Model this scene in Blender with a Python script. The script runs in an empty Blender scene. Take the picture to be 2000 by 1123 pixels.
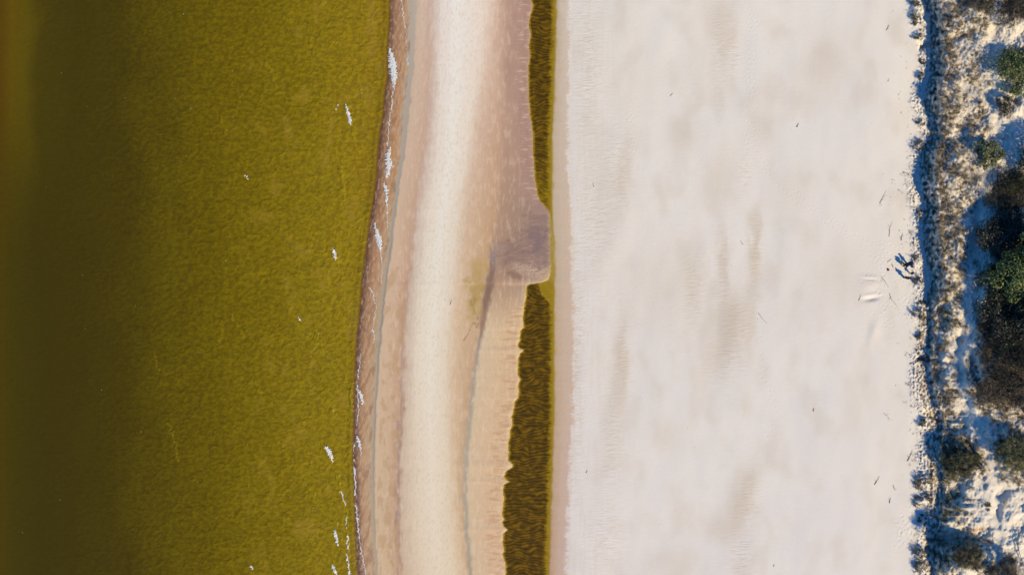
import bpy, bmesh, math, random
import numpy as np
from mathutils import Vector, Matrix
R = math.radians
random.seed(7)
rng = np.random.default_rng(7)

# ------------------------------------------------------------------ camera, sky, sun, exposure
scn = bpy.context.scene
ALT = 106.0
cam_d = bpy.data.cameras.new('camera'); cam = bpy.data.objects.new('camera', cam_d)
scn.collection.objects.link(cam); scn.camera = cam
cam.location = (0, 0, ALT); cam.rotation_euler = (0, 0, 0)
cam_d.sensor_width = 36.0; cam_d.lens = 18.0 * ALT / 80.0
cam_d.clip_start = 1.0; cam_d.clip_end = 20000.0

EL = 41.0
SUN_TO = Vector((0.66, -0.75, 0)).normalized()          # horizontal direction towards the sun
AZ = math.atan2(SUN_TO.x, SUN_TO.y)                     # compass style, clockwise from +Y
w = bpy.data.worlds.new('World'); scn.world = w; w.use_nodes = True
nt = w.node_tree; nt.nodes.clear()
sky = nt.nodes.new('ShaderNodeTexSky'); sky.sky_type = 'NISHITA'; sky.sun_disc = False
sky.sun_elevation = R(EL); sky.sun_rotation = AZ
sky.air_density = 1.0; sky.dust_density = 0.0; sky.ozone_density = 6.0; sky.altitude = 100
bg = nt.nodes.new('ShaderNodeBackground'); bg.inputs['Strength'].default_value = 0.14
wo = nt.nodes.new('ShaderNodeOutputWorld')
tn = nt.nodes.new('ShaderNodeVectorMath'); tn.operation = 'MULTIPLY'; tn.inputs[1].default_value = (0.24, 0.74, 1.30)   # sky light tinted bluer than the plain sky, to turn the shade blue
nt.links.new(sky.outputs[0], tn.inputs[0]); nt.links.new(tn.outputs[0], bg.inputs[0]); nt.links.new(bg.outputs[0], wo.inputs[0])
sd = bpy.data.lights.new('sun', 'SUN'); sd.energy = 4.9; sd.angle = R(0.53); sd.color = (1.0, 0.88, 0.62)
so = bpy.data.objects.new('sun', sd); scn.collection.objects.link(so)
to = Vector((SUN_TO.x * math.cos(R(EL)), SUN_TO.y * math.cos(R(EL)), math.sin(R(EL))))
so.rotation_euler = to.to_track_quat('Z', 'Y').to_euler(); so.location = to * 200
scn.view_settings.view_transform = 'Standard'; scn.view_settings.look = 'None'
scn.view_settings.gamma = 1.0; scn.view_settings.use_curve_mapping = False
scn.view_settings.exposure = 0.25
ILL = np.array([1.25, 1.28, 1.50])                     # lit horizontal white surface in this light: turns seen colours into base colours

# ------------------------------------------------------------------ helpers
S = 0.08                                                 # metres per photo pixel at sea level
C = scn.collection
def at(px, py, h=0.0):
    k = (ALT - h) / ALT
    return Vector(((px - 1000) * S * k, (561.5 - py) * S * k, h))
def lin(c):
    c = np.asarray(c, float) / 255.0
    return np.where(c <= 0.04045, c / 12.92, ((c + 0.055) / 1.055) ** 2.4)
def alb(c): return lin(c) / ILL

def _h(ix, iy, s):
    n = (ix.astype(np.int64) * 374761393 + iy.astype(np.int64) * 668265263 + s * 974634541) & 0xffffffff
    n = ((n ^ (n >> 13)) * 1274126177) & 0xffffffff
    n = ((n ^ (n >> 16)) * 2246822519) & 0xffffffff
    return ((n ^ (n >> 15)) & 0xffffff) / float(0xffffff)
def vn(x, y, s=0):
    x = np.asarray(x, float); y = np.asarray(y, float)
    ix = np.floor(x); iy = np.floor(y); fx = x - ix; fy = y - iy
    ux = fx * fx * fx * (fx * (fx * 6 - 15) + 10); uy = fy * fy * fy * (fy * (fy * 6 - 15) + 10)
    ix = ix.astype(np.int64); iy = iy.astype(np.int64)
    def g(dx, dy):
        a = _h(ix + dx, iy + dy, s) * 6.2831853
        return np.cos(a) * (fx - dx) + np.sin(a) * (fy - dy)
    a = g(0, 0); b = g(1, 0); c = g(0, 1); d = g(1, 1)
    v = (a + (b - a) * ux) * (1 - uy) + (c + (d - c) * ux) * uy
    return np.clip(v * 0.85 + .5, 0, 1)
def fbm(x, y, s=0, o=4, g=0.5):
    t = 0; a = 1; n = 0
    for i in range(o):
        t = t + a * vn(x + 13.7 * i + 5.3, y - 7.3 * i + .37, s + i * 31); n += a; a *= g
        x, y = (x * .8 - y * .6) * 2.03, (x * .6 + y * .8) * 2.03
    return np.clip((t / n - .5) * 1.25 + .5, 0, 1)
def ss(a, b, x):
    t = np.clip((x - a) / (b - a), 0, 1); return t * t * (3 - 2 * t)
def line(pts):
    ys = [p[0] for p in pts]; xs = [p[1] for p in pts]
    return lambda y: np.interp(y, ys, xs)
def gau(x, y, cx, cy, rx, ry, a=0):
    ca, sa = math.cos(R(a)), math.sin(R(a)); dx = x - cx; dy = y - cy
    return np.exp(-(((dx * ca + dy * sa) / rx) ** 2 + ((-dx * sa + dy * ca) / ry) ** 2))
def polydist(x, y, pts):
    d = np.full(np.shape(x), 1e9); tt = np.zeros(np.shape(x)); n = len(pts) - 1
    for i in range(n):
        (x0, y0), (x1, y1) = pts[i][:2], pts[i + 1][:2]
        vx, vy = x1 - x0, y1 - y0; L = vx * vx + vy * vy + 1e-9
        t = np.clip(((x - x0) * vx + (y - y0) * vy) / L, 0, 1)
        dd = np.hypot(x - x0 - t * vx, y - y0 - t * vy)
        m = dd < d; d = np.where(m, dd, d); tt = np.where(m, (i + t) / n, tt)
    return d, tt

def link(o, parent=None, **kw):
    C.objects.link(o)
    if parent: o.parent = parent
    for k, v in kw.items():
        if v is not None: o[k] = v
    return o
def mesh_np(name, co, faces, mat, parent=None, cols=None, smooth=True, extra=None, **kw):
    co = np.asarray(co, np.float32); me = bpy.data.meshes.new(name)
    faces = np.asarray(faces, np.int32); k = faces.shape[1]; nf = len(faces)
    me.vertices.add(len(co)); me.vertices.foreach_set('co', co.ravel())
    me.loops.add(nf * k); me.loops.foreach_set('vertex_index', faces.ravel())
    me.polygons.add(nf); me.polygons.foreach_set('loop_start', np.arange(nf, dtype=np.int32) * k)
    me.polygons.foreach_set('loop_total', np.full(nf, k, np.int32))
    me.update(calc_edges=True)
    if smooth: me.polygons.foreach_set('use_smooth', np.ones(nf, bool))
    if cols is not None:
        a = me.color_attributes.new('tint', 'FLOAT_COLOR', 'POINT')
        a.data.foreach_set('color', np.concatenate([cols, np.ones((len(cols), 1))], 1).astype(np.float32).ravel())
    for nme, arr in (extra or {}).items():
        a = me.attributes.new(nme, 'FLOAT', 'POINT'); a.data.foreach_set('value', np.asarray(arr, np.float32).ravel())
    me.materials.append(mat)
    o = bpy.data.objects.new(name, me)
    return link(o, parent, **kw)
def thing(name, label, cat, loc, group=None, rz=0):
    o = bpy.data.objects.new(name, None); o.empty_display_size = 0.3
    link(o, None, label=label, category=cat, group=group); o.location = loc; o.rotation_euler.z = rz
    return o

class MB:
    def __init__(s): s.v = []; s.f = []; s.c = []
    def tri(s, a, b, c, col=(1, 1, 1)):
        n = len(s.v); s.v += [a, b, c]; s.f.append((n, n + 1, n + 2)); s.c += [col] * 3
    def tube(s, pts, rad, n=6, col=(1, 1, 1)):
        base = len(s.v); m = len(pts)
        for i, p in enumerate(pts):
            p = Vector(p); d = (Vector(pts[min(i + 1, m - 1)]) - Vector(pts[max(i - 1, 0)])).normalized()
            u = d.orthogonal().normalized(); v = d.cross(u)
            if i: 
                u = (lu - d * lu.dot(d)).normalized(); v = d.cross(u)
            lu = u
            for k in range(n):
                a = 2 * math.pi * k / n
                s.v.append(tuple(p + (u * math.cos(a) + v * math.sin(a)) * rad[i])); s.c.append(col)
        for i in range(m - 1):
            for k in range(n):
                a = base + i * n + k; b = base + i * n + (k + 1) % n
                s.f += [(a, b, b + n), (a, b + n, a + n)]
        for i in (0, m - 1):
            s.v.append(tuple(pts[i])); s.c.append(col); q = len(s.v) - 1
            for k in range(n):
                s.f.append((q, base + i * n + k, base + i * n + (k + 1) % n))
    def box(s, c, sz, rz=0, taper=1.0, col=(1, 1, 1)):
        n = len(s.v); M = Matrix.Rotation(rz, 3, 'Z')
        for z, t in ((-1, 1.0), (1, taper)):
            for x, y in ((-1, -1), (1, -1), (1, 1), (-1, 1)):
                s.v.append(tuple(Vector(c) + M @ Vector((x * t * sz[0] / 2, y * t * sz[1] / 2, z * sz[2] / 2)))); s.c.append(col)
        for q in ((0, 3, 2, 1), (4, 5, 6, 7), (0, 1, 5, 4), (1, 2, 6, 5), (2, 3, 7, 6), (3, 0, 4, 7)):
            s.f += [(n + q[0], n + q[1], n + q[2]), (n + q[0], n + q[2], n + q[3])]
    def build(s, name, mat, parent=None, smooth=False, **kw):
        return mesh_np(name, np.array(s.v), np.array(s.f), mat, parent, cols=np.array(s.c, float), smooth=smooth, **kw)

# ------------------------------------------------------------------ materials
def mat_new(name):
    m = bpy.data.materials.new(name); m.use_nodes = True
    return m, m.node_tree, m.node_tree.nodes['Principled BSDF']
def nn(nt, t, **kw):
    n = nt.nodes.new(t)
    for k, v in kw.items(): setattr(n, k, v)
    return n
def attr(nt, name): n = nn(nt, 'ShaderNodeAttribute'); n.attribute_name = name; return n
def noise(nt, vec, sc, det=4, rough=0.6, stretch=(1, 1, 1), dist=0.0, rz=0.0):
    mp = nn(nt, 'ShaderNodeMapping'); mp.inputs['Scale'].default_value = stretch; mp.inputs['Rotation'].default_value = (0, 0, rz)
    nt.links.new(vec, mp.inputs['Vector'])
    n = nn(nt, 'ShaderNodeTexNoise'); n.inputs['Scale'].default_value = sc; n.inputs['Detail'].default_value = det
    n.inputs['Roughness'].default_value = rough; n.inputs['Distortion'].default_value = dist
    nt.links.new(mp.outputs[0], n.inputs['Vector']); return n.outputs['Fac']
def mrange(nt, x, a, b, c, d):
    n = nn(nt, 'ShaderNodeMapRange'); n.clamp = True
    nt.links.new(x, n.inputs[0])
    for i, v in enumerate((a, b, c, d)): n.inputs[i + 1].default_value = v
    return n.outputs[0]
def mth(nt, op, a, b):
    n = nn(nt, 'ShaderNodeMath', operation=op)
    for i, v in enumerate((a, b)):
        if isinstance(v, (int, float)): n.inputs[i].default_value = v
        else: nt.links.new(v, n.inputs[i])
    return n.outputs[0]
def mulcol(nt, col, fac):
    n = nn(nt, 'ShaderNodeVectorMath', operation='SCALE'); nt.links.new(col, n.inputs[0]); nt.links.new(fac, n.inputs['Scale']); return n.outputs[0]
def bump(nt, h, dist, strength=1.0, nrm=None):
    b = nn(nt, 'ShaderNodeBump'); b.inputs['Distance'].default_value = dist; nt.links.new(h, b.inputs['Height'])
    if isinstance(strength, (int, float)): b.inputs['Strength'].default_value = strength
    else: nt.links.new(strength, b.inputs['Strength'])
    if nrm is not None: nt.links.new(nrm, b.inputs['Normal'])
    return b.outputs[0]

def sand_material():
    m, nt, p = mat_new('sand'); L = nt.links.new
    geo = nn(nt, 'ShaderNodeTexCoord').outputs['Object']
    t = attr(nt, 'tint').outputs['Color']; wet = attr(nt, 'wet').outputs['Fac']; rip = attr(nt, 'ripple').outputs['Fac']
    fine = noise(nt, geo, 3.0, 5, 0.75, (1.4, 0.55, 1))
    grain = noise(nt, geo, 9.0, 3, 0.8)
    big = noise(nt, geo, 0.35, 3, 0.5, (1.0, 0.25, 1))
    f = mth(nt, 'ADD', mrange(nt, fine, 0.25, 0.75, -0.04, 0.04), mrange(nt, grain, 0.25, 0.75, -0.04, 0.04))
    f = mth(nt, 'ADD', f, mrange(nt, big, 0.3, 0.7, -0.02, 0.02))
    f = mth(nt, 'MULTIPLY', f, mth(nt, 'ADD', attr(nt, 'grain').outputs['Fac'], 0.0))
    f = mth(nt, 'ADD', f, 1.0)
    L(mulcol(nt, t, f), p.inputs['Base Color'])
    L(mrange(nt, wet, 0, 1, 0.95, 0.38), p.inputs['Roughness'])
    L(mrange(nt, wet, 0, 1, 0.15, 0.5), p.inputs['Specular IOR Level'])
    rn = noise(nt, geo, 1.0, 3, 0.6, (0.7, 3.2, 1), 0.6)
    b1 = bump(nt, rn, 0.10, rip)
    b2 = bump(nt, noise(nt, geo, 2.2, 5, 0.7), 0.05, attr(nt, 'grain').outputs['Fac'], b1)
    L(b2, p.inputs['Normal'])
    return m
def water_material(name, rough, fine_sc, dist, stretch, rz=0.0, spec=0.10, cv=0.10):
    m, nt, p = mat_new(name); L = nt.links.new
    geo = nn(nt, 'ShaderNodeTexCoord').outputs['Object']
    t = attr(nt, 'tint').outputs['Color']; amp = attr(nt, 'amp').outputs['Fac']
    n1 = noise(nt, geo, fine_sc, 4, 0.65, stretch, 0.8, rz)
    n2 = noise(nt, geo, fine_sc * 2.3, 3, 0.6, (.6, 1.3, 1), 0.3, rz)
    f = mth(nt, 'ADD', mth(nt, 'MULTIPLY', mrange(nt, n1, 0.3, 0.75, -cv, cv * 1.2), amp), 1.0)
    L(mulcol(nt, t, f), p.inputs['Base Color'])
    p.inputs['Roughness'].default_value = rough; p.inputs['IOR'].default_value = 1.33; p.inputs['Specular IOR Level'].default_value = spec
    b = bump(nt, n1, dist, amp); b = bump(nt, n2, dist * 0.4, amp, b); L(b, p.inputs['Normal'])
    return m
def tint_material(name, rough=0.8, var=0.25, sc=6.0, spec=0.2, random_obj=False, base=None, bumpd=0.0):
    m, nt, p = mat_new(name); L = nt.links.new
    geo = nn(nt, 'ShaderNodeTexCoord').outputs['Object']
    if base is None: c = attr(nt, 'tint').outputs['Color']
    else:
        r = nn(nt, 'ShaderNodeRGB'); r.outputs[0].default_value = (*[float(q) for q in base], 1); c = r.outputs[0]
    n1 = noise(nt, geo, sc, 3, 0.6)
    f = mrange(nt, n1, 0.25, 0.75, 1 - var, 1 + var)
    if random_obj:
        oi = nn(nt, 'ShaderNodeObjectInfo').outputs['Random']
        f = mth(nt, 'MULTIPLY', f, mrange(nt, oi, 0, 1, 0.65, 1.3))
    L(mulcol(nt, c, f), p.inputs['Base Color']); p.inputs['Roughness'].default_value = rough
    p.inputs['Specular IOR Level'].default_value = spec
    if bumpd: L(bump(nt, n1, bumpd), p.inputs['Normal'])
    return m
M_sand = sand_material()
M_sea = water_material('sea_water', 0.25, 1.9, 0.045, (0.30, 1.35, 1), R(-16), cv=.07)
M_pool = water_material('pool_water', 0.05, 2.2, 0.008, (0.5, 2.0, 1), R(2), 0.28, 0.0)
M_foam = tint_material('foam', 0.7, 0.10, 5.0, 0.3, base=(0.54, 0.52, 0.44))
M_grass = tint_material('dune_grass', 0.8, 0.2, 4.0)
M_tuft = tint_material('tuft_grass', 0.8, 0.2, 4.0, random_obj=True)
M_leaf = tint_material('leaves', 0.55, 0.25, 3.0, 0.3)
M_bark = tint_material('bark', 0.9, 0.3, 8.0, base=(0.10, 0.075, 0.055), bumpd=0.01)
M_drift = tint_material('driftwood', 0.9, 0.3, 9.0, base=(0.11, 0.09, 0.075), bumpd=0.008)
M_litter = tint_material('litter', 0.9, 0.3, 9.0)

# ------------------------------------------------------------------ lines of the coast, read off the photograph (y -> x)
shore = line([(-60, 764), (0, 762), (60, 760), (95, 757), (150, 757), (180, 752), (230, 748), (260, 742), (300, 738), (350, 735), (400, 728), (430, 723), (480, 716), (540, 708), (600, 703), (660, 697), (720, 694), (780, 692), (840, 691), (900, 690), (960, 692), (1020, 694), (1070, 696), (1123, 698), (1190, 704)])
grey = line([(-60, 809), (0, 808), (100, 805), (200, 797), (280, 790), (350, 780), (420, 771), (500, 762), (560, 753), (640, 745), (700, 740), (780, 735), (840, 732), (920, 730), (1000, 731), (1060, 733), (1123, 737), (1190, 742)])
violet = line([(-60, 846), (0, 845), (150, 843), (250, 836), (350, 822), (450, 806), (500, 803), (560, 796), (620, 788), (700, 786), (800, 783), (900, 778), (1000, 776), (1060, 778), (1123, 781), (1190, 784)])
stripe = line([(-60, 893), (0, 892), (200, 888), (300, 882), (400, 868), (560, 852), (700, 842), (850, 842), (1000, 848), (1123, 860), (1190, 866)])
blue3 = line([(-60, 985), (0, 985), (200, 985), (400, 975), (480, 962), (560, 957), (590, 949), (640, 944), (700, 932), (740, 927), (840, 916), (900, 911), (940, 908), (1000, 910), (1060, 914), (1123, 921), (1190, 930)])
upL = line([(-60, 1036), (-20, 1041), (0, 1038), (15, 1041), (30, 1036), (50, 1033), (70, 1037), (90, 1033), (110, 1036), (130, 1032), (150, 1032), (190, 1033), (220, 1035), (260, 1041), (290, 1041), (320, 1043), (350, 1045), (380, 1050), (393, 1055), (403, 1065), (412, 1072), (418, 1075), (430, 1074), (500, 1075.5), (530, 1076), (537, 1075), (545, 1072), (549, 1067), (552, 1058), (554, 1046), (555.5, 1034), (558, 1029), (563, 1028), (580, 1028), (592, 1025), (600, 1024), (620, 1022), (640, 1023), (646, 1017), (655, 1016), (665, 1016), (672, 1012), (679, 1013), (684, 1023), (690, 1016), (700, 1013), (720, 1012), (732, 1012), (740, 1017), (752, 1012), (765, 1014), (776, 1012), (784, 1006), (800, 1003), (815, 1000), (830, 1001), (842, 996), (850, 997), (865, 993), (880, 994), (898, 993), (907, 1002), (913, 1000), (919, 989), (930, 985), (936, 989), (940, 994), (946, 985), (958, 982), (970, 985), (990, 983), (1005, 981), (1013, 985), (1020, 981), (1027, 984), (1034, 991), (1040, 984), (1060, 982), (1075, 985), (1082, 982), (1100, 988), (1123, 988), (1190, 992)])
upR = line([(-60, 1086), (0, 1085), (100, 1083), (200, 1080), (280, 1077), (350, 1077), (400, 1077), (430, 1078), (480, 1081), (540, 1082), (600, 1081), (800, 1081), (900, 1078), (1000, 1074), (1123, 1071), (1190, 1070)])
bedge = line([(-60, 1110), (0, 1112), (60, 1116), (150, 1114), (250, 1112), (330, 1112), (400, 1117), (600, 1122), (700, 1124), (800, 1122), (900, 1116), (1000, 1112), (1123, 1107), (1190, 1104)])
shL = line([(-60, 1796), (0, 1800), (60, 1812), (100, 1815), (150, 1812), (175, 1800), (200, 1795), (225, 1808), (250, 1814), (272, 1820), (300, 1800), (330, 1792), (360, 1788), (390, 1793), (420, 1803), (440, 1800), (460, 1797), (490, 1798), (520, 1805), (560, 1812), (585, 1806), (620, 1813), (650, 1812), (672, 1810), (695, 1794), (730, 1792), (770, 1797), (790, 1800), (815, 1818), (860, 1808), (900, 1806), (950, 1815), (1000, 1822), (1030, 1812), (1060, 1810), (1090, 1806), (1123, 1800), (1190, 1800)])
crest = line([(-60, 1840), (0, 1838), (60, 1850), (100, 1852), (150, 1848), (175, 1842), (200, 1838), (230, 1846), (272, 1846), (300, 1832), (330, 1830), (360, 1832), (400, 1838), (440, 1836), (480, 1838), (520, 1846), (560, 1852), (585, 1836), (620, 1828), (672, 1828), (695, 1822), (730, 1824), (770, 1830), (800, 1842), (830, 1848), (860, 1842), (900, 1846), (960, 1850), (1030, 1836), (1060, 1842), (1123, 1834), (1190, 1834)])
pathx = line([(-60, 1950), (0, 1948), (60, 1938), (120, 1934), (200, 1942), (260, 1950), (330, 1928), (420, 1910), (500, 1898), (560, 1888), (620, 1884), (690, 1868), (720, 1872), (770, 1886), (830, 1905), (900, 1935), (960, 1950), (1123, 1950), (1190, 1950)])
def wig(f, sd_, amp, wl=34.0):
    return lambda y: f(y) + (fbm(np.asarray(y, float) / wl, np.asarray(y, float) * 0 + 1.7, sd_, 4, .6) - .5) * amp
grey = wig(grey, 901, 5); violet = wig(violet, 902, 9); blue3 = wig(blue3, 903, 6, 22.0); bedge = wig(bedge, 904, 9, 20.0); upR = wig(upR, 905, 3.5, 26.0); upL = wig(upL, 906, 3, 7.0)
_ys = np.arange(-60, 1191, 2.0); _k = np.hanning(41); _k /= _k.sum(); _u = np.convolve(np.pad(upL(_ys), 20, mode='edge'), _k, 'valid')
upLs = lambda y: np.interp(y, _ys, _u)
POOL_Z = 0.12

def jit(y, s, a): return (fbm(y / 26.0, y * 0 + s, s, 3) - 0.5) * a

# bumps, pits and gullies of the dune: (cx, cy, rx, ry, angle, height)
HUMPS = [(1872, 905, 42, 38, 20, .6), (1990, 880, 40, 42, 0, 1.2), (1900, 1092, 42, 22, -15, 1.8), (1850, 1112, 22, 16, 20, 0.9), (1975, 1118, 34, 22, 0, 1.0),
         (1803, 938, 12, 10, 0, .55), (1820, 932, 9, 8, 0, .35), (1797, 980, 12, 9, 0, .5), (1816, 972, 12, 9, 0, .4), (1802, 1012, 8, 6, 0, .3),
         (1797, 1080, 12, 12, 0, .55), (1798, 1106, 12, 10, 0, .5), (1803, 826, 9, 8, 0, .5), (1798, 655, 6, 6, 0, .4), (1797, 610, 15, 14, 0, .55),
         (1796, 555, 12, 10, 0, .4), (1796, 283, 14, 13, 0, .55), (1793, 70, 8, 8, 0, .5), (1790, 20, 12, 26, 0, .6), (1800, 150, 9, 9, 0, .35), (1796, 420, 10, 8, 0, .4),
         (1789, 512, 8, 7, 0, .35), (1800, 238, 8, 8, 0, .3), (1862, 1000, 30, 22, 10, .7), (1855, 745, 22, 26, 0, .5), (1950, 760, 46, 34, 20, .9),
         (1905, 20, 42, 34, -20, 1.0), (1860, 620, 22, 40, 0, .6), (1870, 330, 26, 60, 0, .35), (1880, 1056, 46, 17, 6, -2.2), (1835, 1055, 20, 14, 0, -1.0),
         (1700, 556, 20, 12, 0, .10), (1700, 583, 13, 4.5, -8, -.34), (1702, 577, 15, 4, -8, .12), (1701, 546, 13, 1.8, 4, -.10), (1700, 541, 14, 3.5, 4, .08),
         (1706, 650, 9, 26, 18, .12), (1480, 700, 60, 100, 10, .08), (1450, 1000, 40, 80, 20, .07)]
GULLY = [([(1800, 92), (1816, 87), (1860, 77), (1915, 56)], 9, 1.0), ([(1795, 700), (1830, 703), (1872, 716)], 8, 0.9),
         ([(1812, 806), (1834, 822), (1866, 842)], 11, 1.0), ([(1812, 1072), (1840, 1090), (1870, 1118)], 10, 1.2), ([(1888, 860), (1902, 885), (1912, 905)], 8, 1.0),
         ([(1896, 700), (1904, 735), (1912, 750)], 14, 0.9)]
def foot_trails():
    out = []
    for pts, step in (([(1465, 20), (1462, 150), (1458, 250), (1460, 300), (1500, 340), (1560, 400), (1640, 450), (1690, 490), (1728, 522)], 9.0),
                      ([(1478, 30), (1474, 120), (1470, 220), (1476, 300), (1540, 360), (1600, 415), (1690, 470), (1735, 492)], 9.5),
                      ([(1235, 200), (1232, 260), (1240, 300)], 8.0), ([(1500, 850), (1520, 800), (1490, 740), (1485, 650)], 11.0), ([(1800, 1020), (1770, 1035), (1745, 1050)], 7.0)):
        side = 1; acc = 0
        for (x0, y0), (x1, y1) in zip(pts[:-1], pts[1:]):
            L = math.hypot(x1 - x0, y1 - y0); nx, ny = -(y1 - y0) / L, (x1 - x0) / L
            while acc < L:
                t = acc / L; side = -side
                out.append((x0 + (x1 - x0) * t + nx * side * 1.6 + random.uniform(-1, 1), y0 + (y1 - y0) * t + ny * side * 1.6 + random.uniform(-1, 1), random.uniform(1.5, 2.1)))
                acc += step * random.uniform(.8, 1.2)
            acc -= L
    return out
FEET = foot_trails()
for k in range(90):
    FEET.append((random.gauss(1712, 16), random.gauss(548, 26), random.uniform(1.3, 2.2)))
for k in range(150):
    FEET.append((random.uniform(1715, 1790), random.uniform(470, 640), random.uniform(1.2, 2.4)))
for k in range(120):
    FEET.append((random.gauss(1775, 14), random.gauss(1040, 22), random.uniform(1.2, 2.6)))

def ground_h(x, y, feet=False):
    x = np.asarray(x, float); y = np.asarray(y, float)
    sh = shore(y); pl = upL(y); pr = upR(y); be = bedge(y)
    cr = crest(y) + (fbm(x * 0 + 3, y / 13.0, 91, 4) - .5) * 16; sl = shL(y) + (fbm(x * 0 + 9, y / 9.0, 92, 4) - .5) * 12
    dx = x - sh
    h = np.where(dx < 0, np.maximum(dx * 0.004, -4.0) - 0.05, 0.0)
    mid = 0.5 * (sh + pl)
    u = np.clip((x - sh) / (pl - sh), 0, 1)
    bar = 0.02 + 0.62 * np.sin(np.clip(u, 0, 1) * math.pi) ** 0.8 + 0.10 * u
    # little berm beside the pool
    bar = bar + 0.03 * np.exp(-((pl - 6 - x) / 5) ** 2)
    h = np.where((x >= sh) & (x <= pl), bar, h)
    inp = (x > pl) & (x < pr)
    e = np.minimum(x - pl, pr - x)
    h = np.where(inp, POOL_Z - 0.03 - 0.35 * np.clip(e / 14, 0, 1), h)
    b = np.clip((x - pr) / 40, 0, None)
    beach = POOL_Z + 0.02 + 0.55 * (1 - np.exp(-b * 1.2)) + 0.8 * ss(1120, 1790, x)
    beach = beach + (fbm(x / 130, y / 260, 5, 3) - .5) * 0.30 * ss(1120, 1200, x)
    h = np.where(x >= pr, beach, h)
    # scarp and dune
    H = np.clip((crest(y) - shL(y)) / 36.0, 0.5, 1.6) * 2.3 * np.interp(y, [-60, 660, 720, 800, 860, 1190], [1, 1, .55, .5, .35, .35])
    toe = cr - (22 + (fbm(x / 12, y / 12, 93, 3) - .5) * 26) * H / 2.0
    s = ss(0, 1, (x - toe) / (cr - toe))
    top = (fbm(x / 34, y / 34, 8, 4, .38) - .45) * 1.1 + 0.010 * np.clip(x - cr, 0, 170)
    rough = (fbm(x / 5, y / 5, 18, 3) - .5) * (1 - .8 * np.clip(gau(x, y, 1950, 960, 50, 60) + np.exp(-((x - pathx(y)) / 9) ** 2), 0, 1))
    dune = (H + (2.1 - H) * ss(0, 70, x - cr)) * s + top * ss(-4, 18, x - cr) + rough * 0.26 * ss(-14, 0, x - cr)
    h = h + np.where(x > 1700, dune, 0)
    h = h - 0.10 * gau(x, y, pathx(y), y, 9, 1e9) * ss(1840, 1870, x) * 3
    # slump debris and rough sand below the scarp
    deb = ss(-26, -8, x - sl) * (1 - ss(4, 14, x - toe))
    h = h + deb * (np.abs(fbm(x / 7, y / 6, 44, 3) - .5) * 0.9 + (vn(x / 3.2, y / 3.0, 45) - .5) * .16)
    m = (x > 1660)
    if np.any(m):
        xm = x[m] if x.ndim else x; ym = y[m] if y.ndim else y; a = np.zeros(np.shape(xm))
        wx = xm + (fbm(xm / 9, ym / 9, 61, 3) - .5) * 9; wy = ym + (fbm(xm / 9, ym / 9, 62, 3) - .5) * 9
        for cx, cy, rx, ry, an, hh in HUMPS:
            if cx > 1690: a = a + hh * gau(wx if cx > 1780 else xm, wy if cx > 1780 else ym, cx, cy, rx, ry, an)
        for pts, wd, dp in GULLY:
            d, t = polydist(wx, wy, pts); a = a - dp * (1 - ss(0, wd, d)) * (1 - 0.6 * t)
        if x.ndim: h[m] = h[m] + a
        else: h = h + a
    if feet:
        X0, Y0 = feet
        for fx, fy, r in FEET:
            i0 = np.searchsorted(X0, fx - 6); i1 = np.searchsorted(X0, fx + 6); j0 = np.searchsorted(Y0, fy - 6); j1 = np.searchsorted(Y0, fy + 6)
            xx = x[j0:j1, i0:i1]; yy = y[j0:j1, i0:i1]; d2 = ((xx - fx) ** 2 + (yy - fy) ** 2) / (r * r)
            h[j0:j1, i0:i1] += -0.10 * np.exp(-d2) + 0.05 * np.exp(-(np.sqrt(d2) - 1.7) ** 2 * 3)
    return h
def gh(px, py): return float(ground_h(np.array([float(px)]), np.array([float(py)]))[0])

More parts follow.
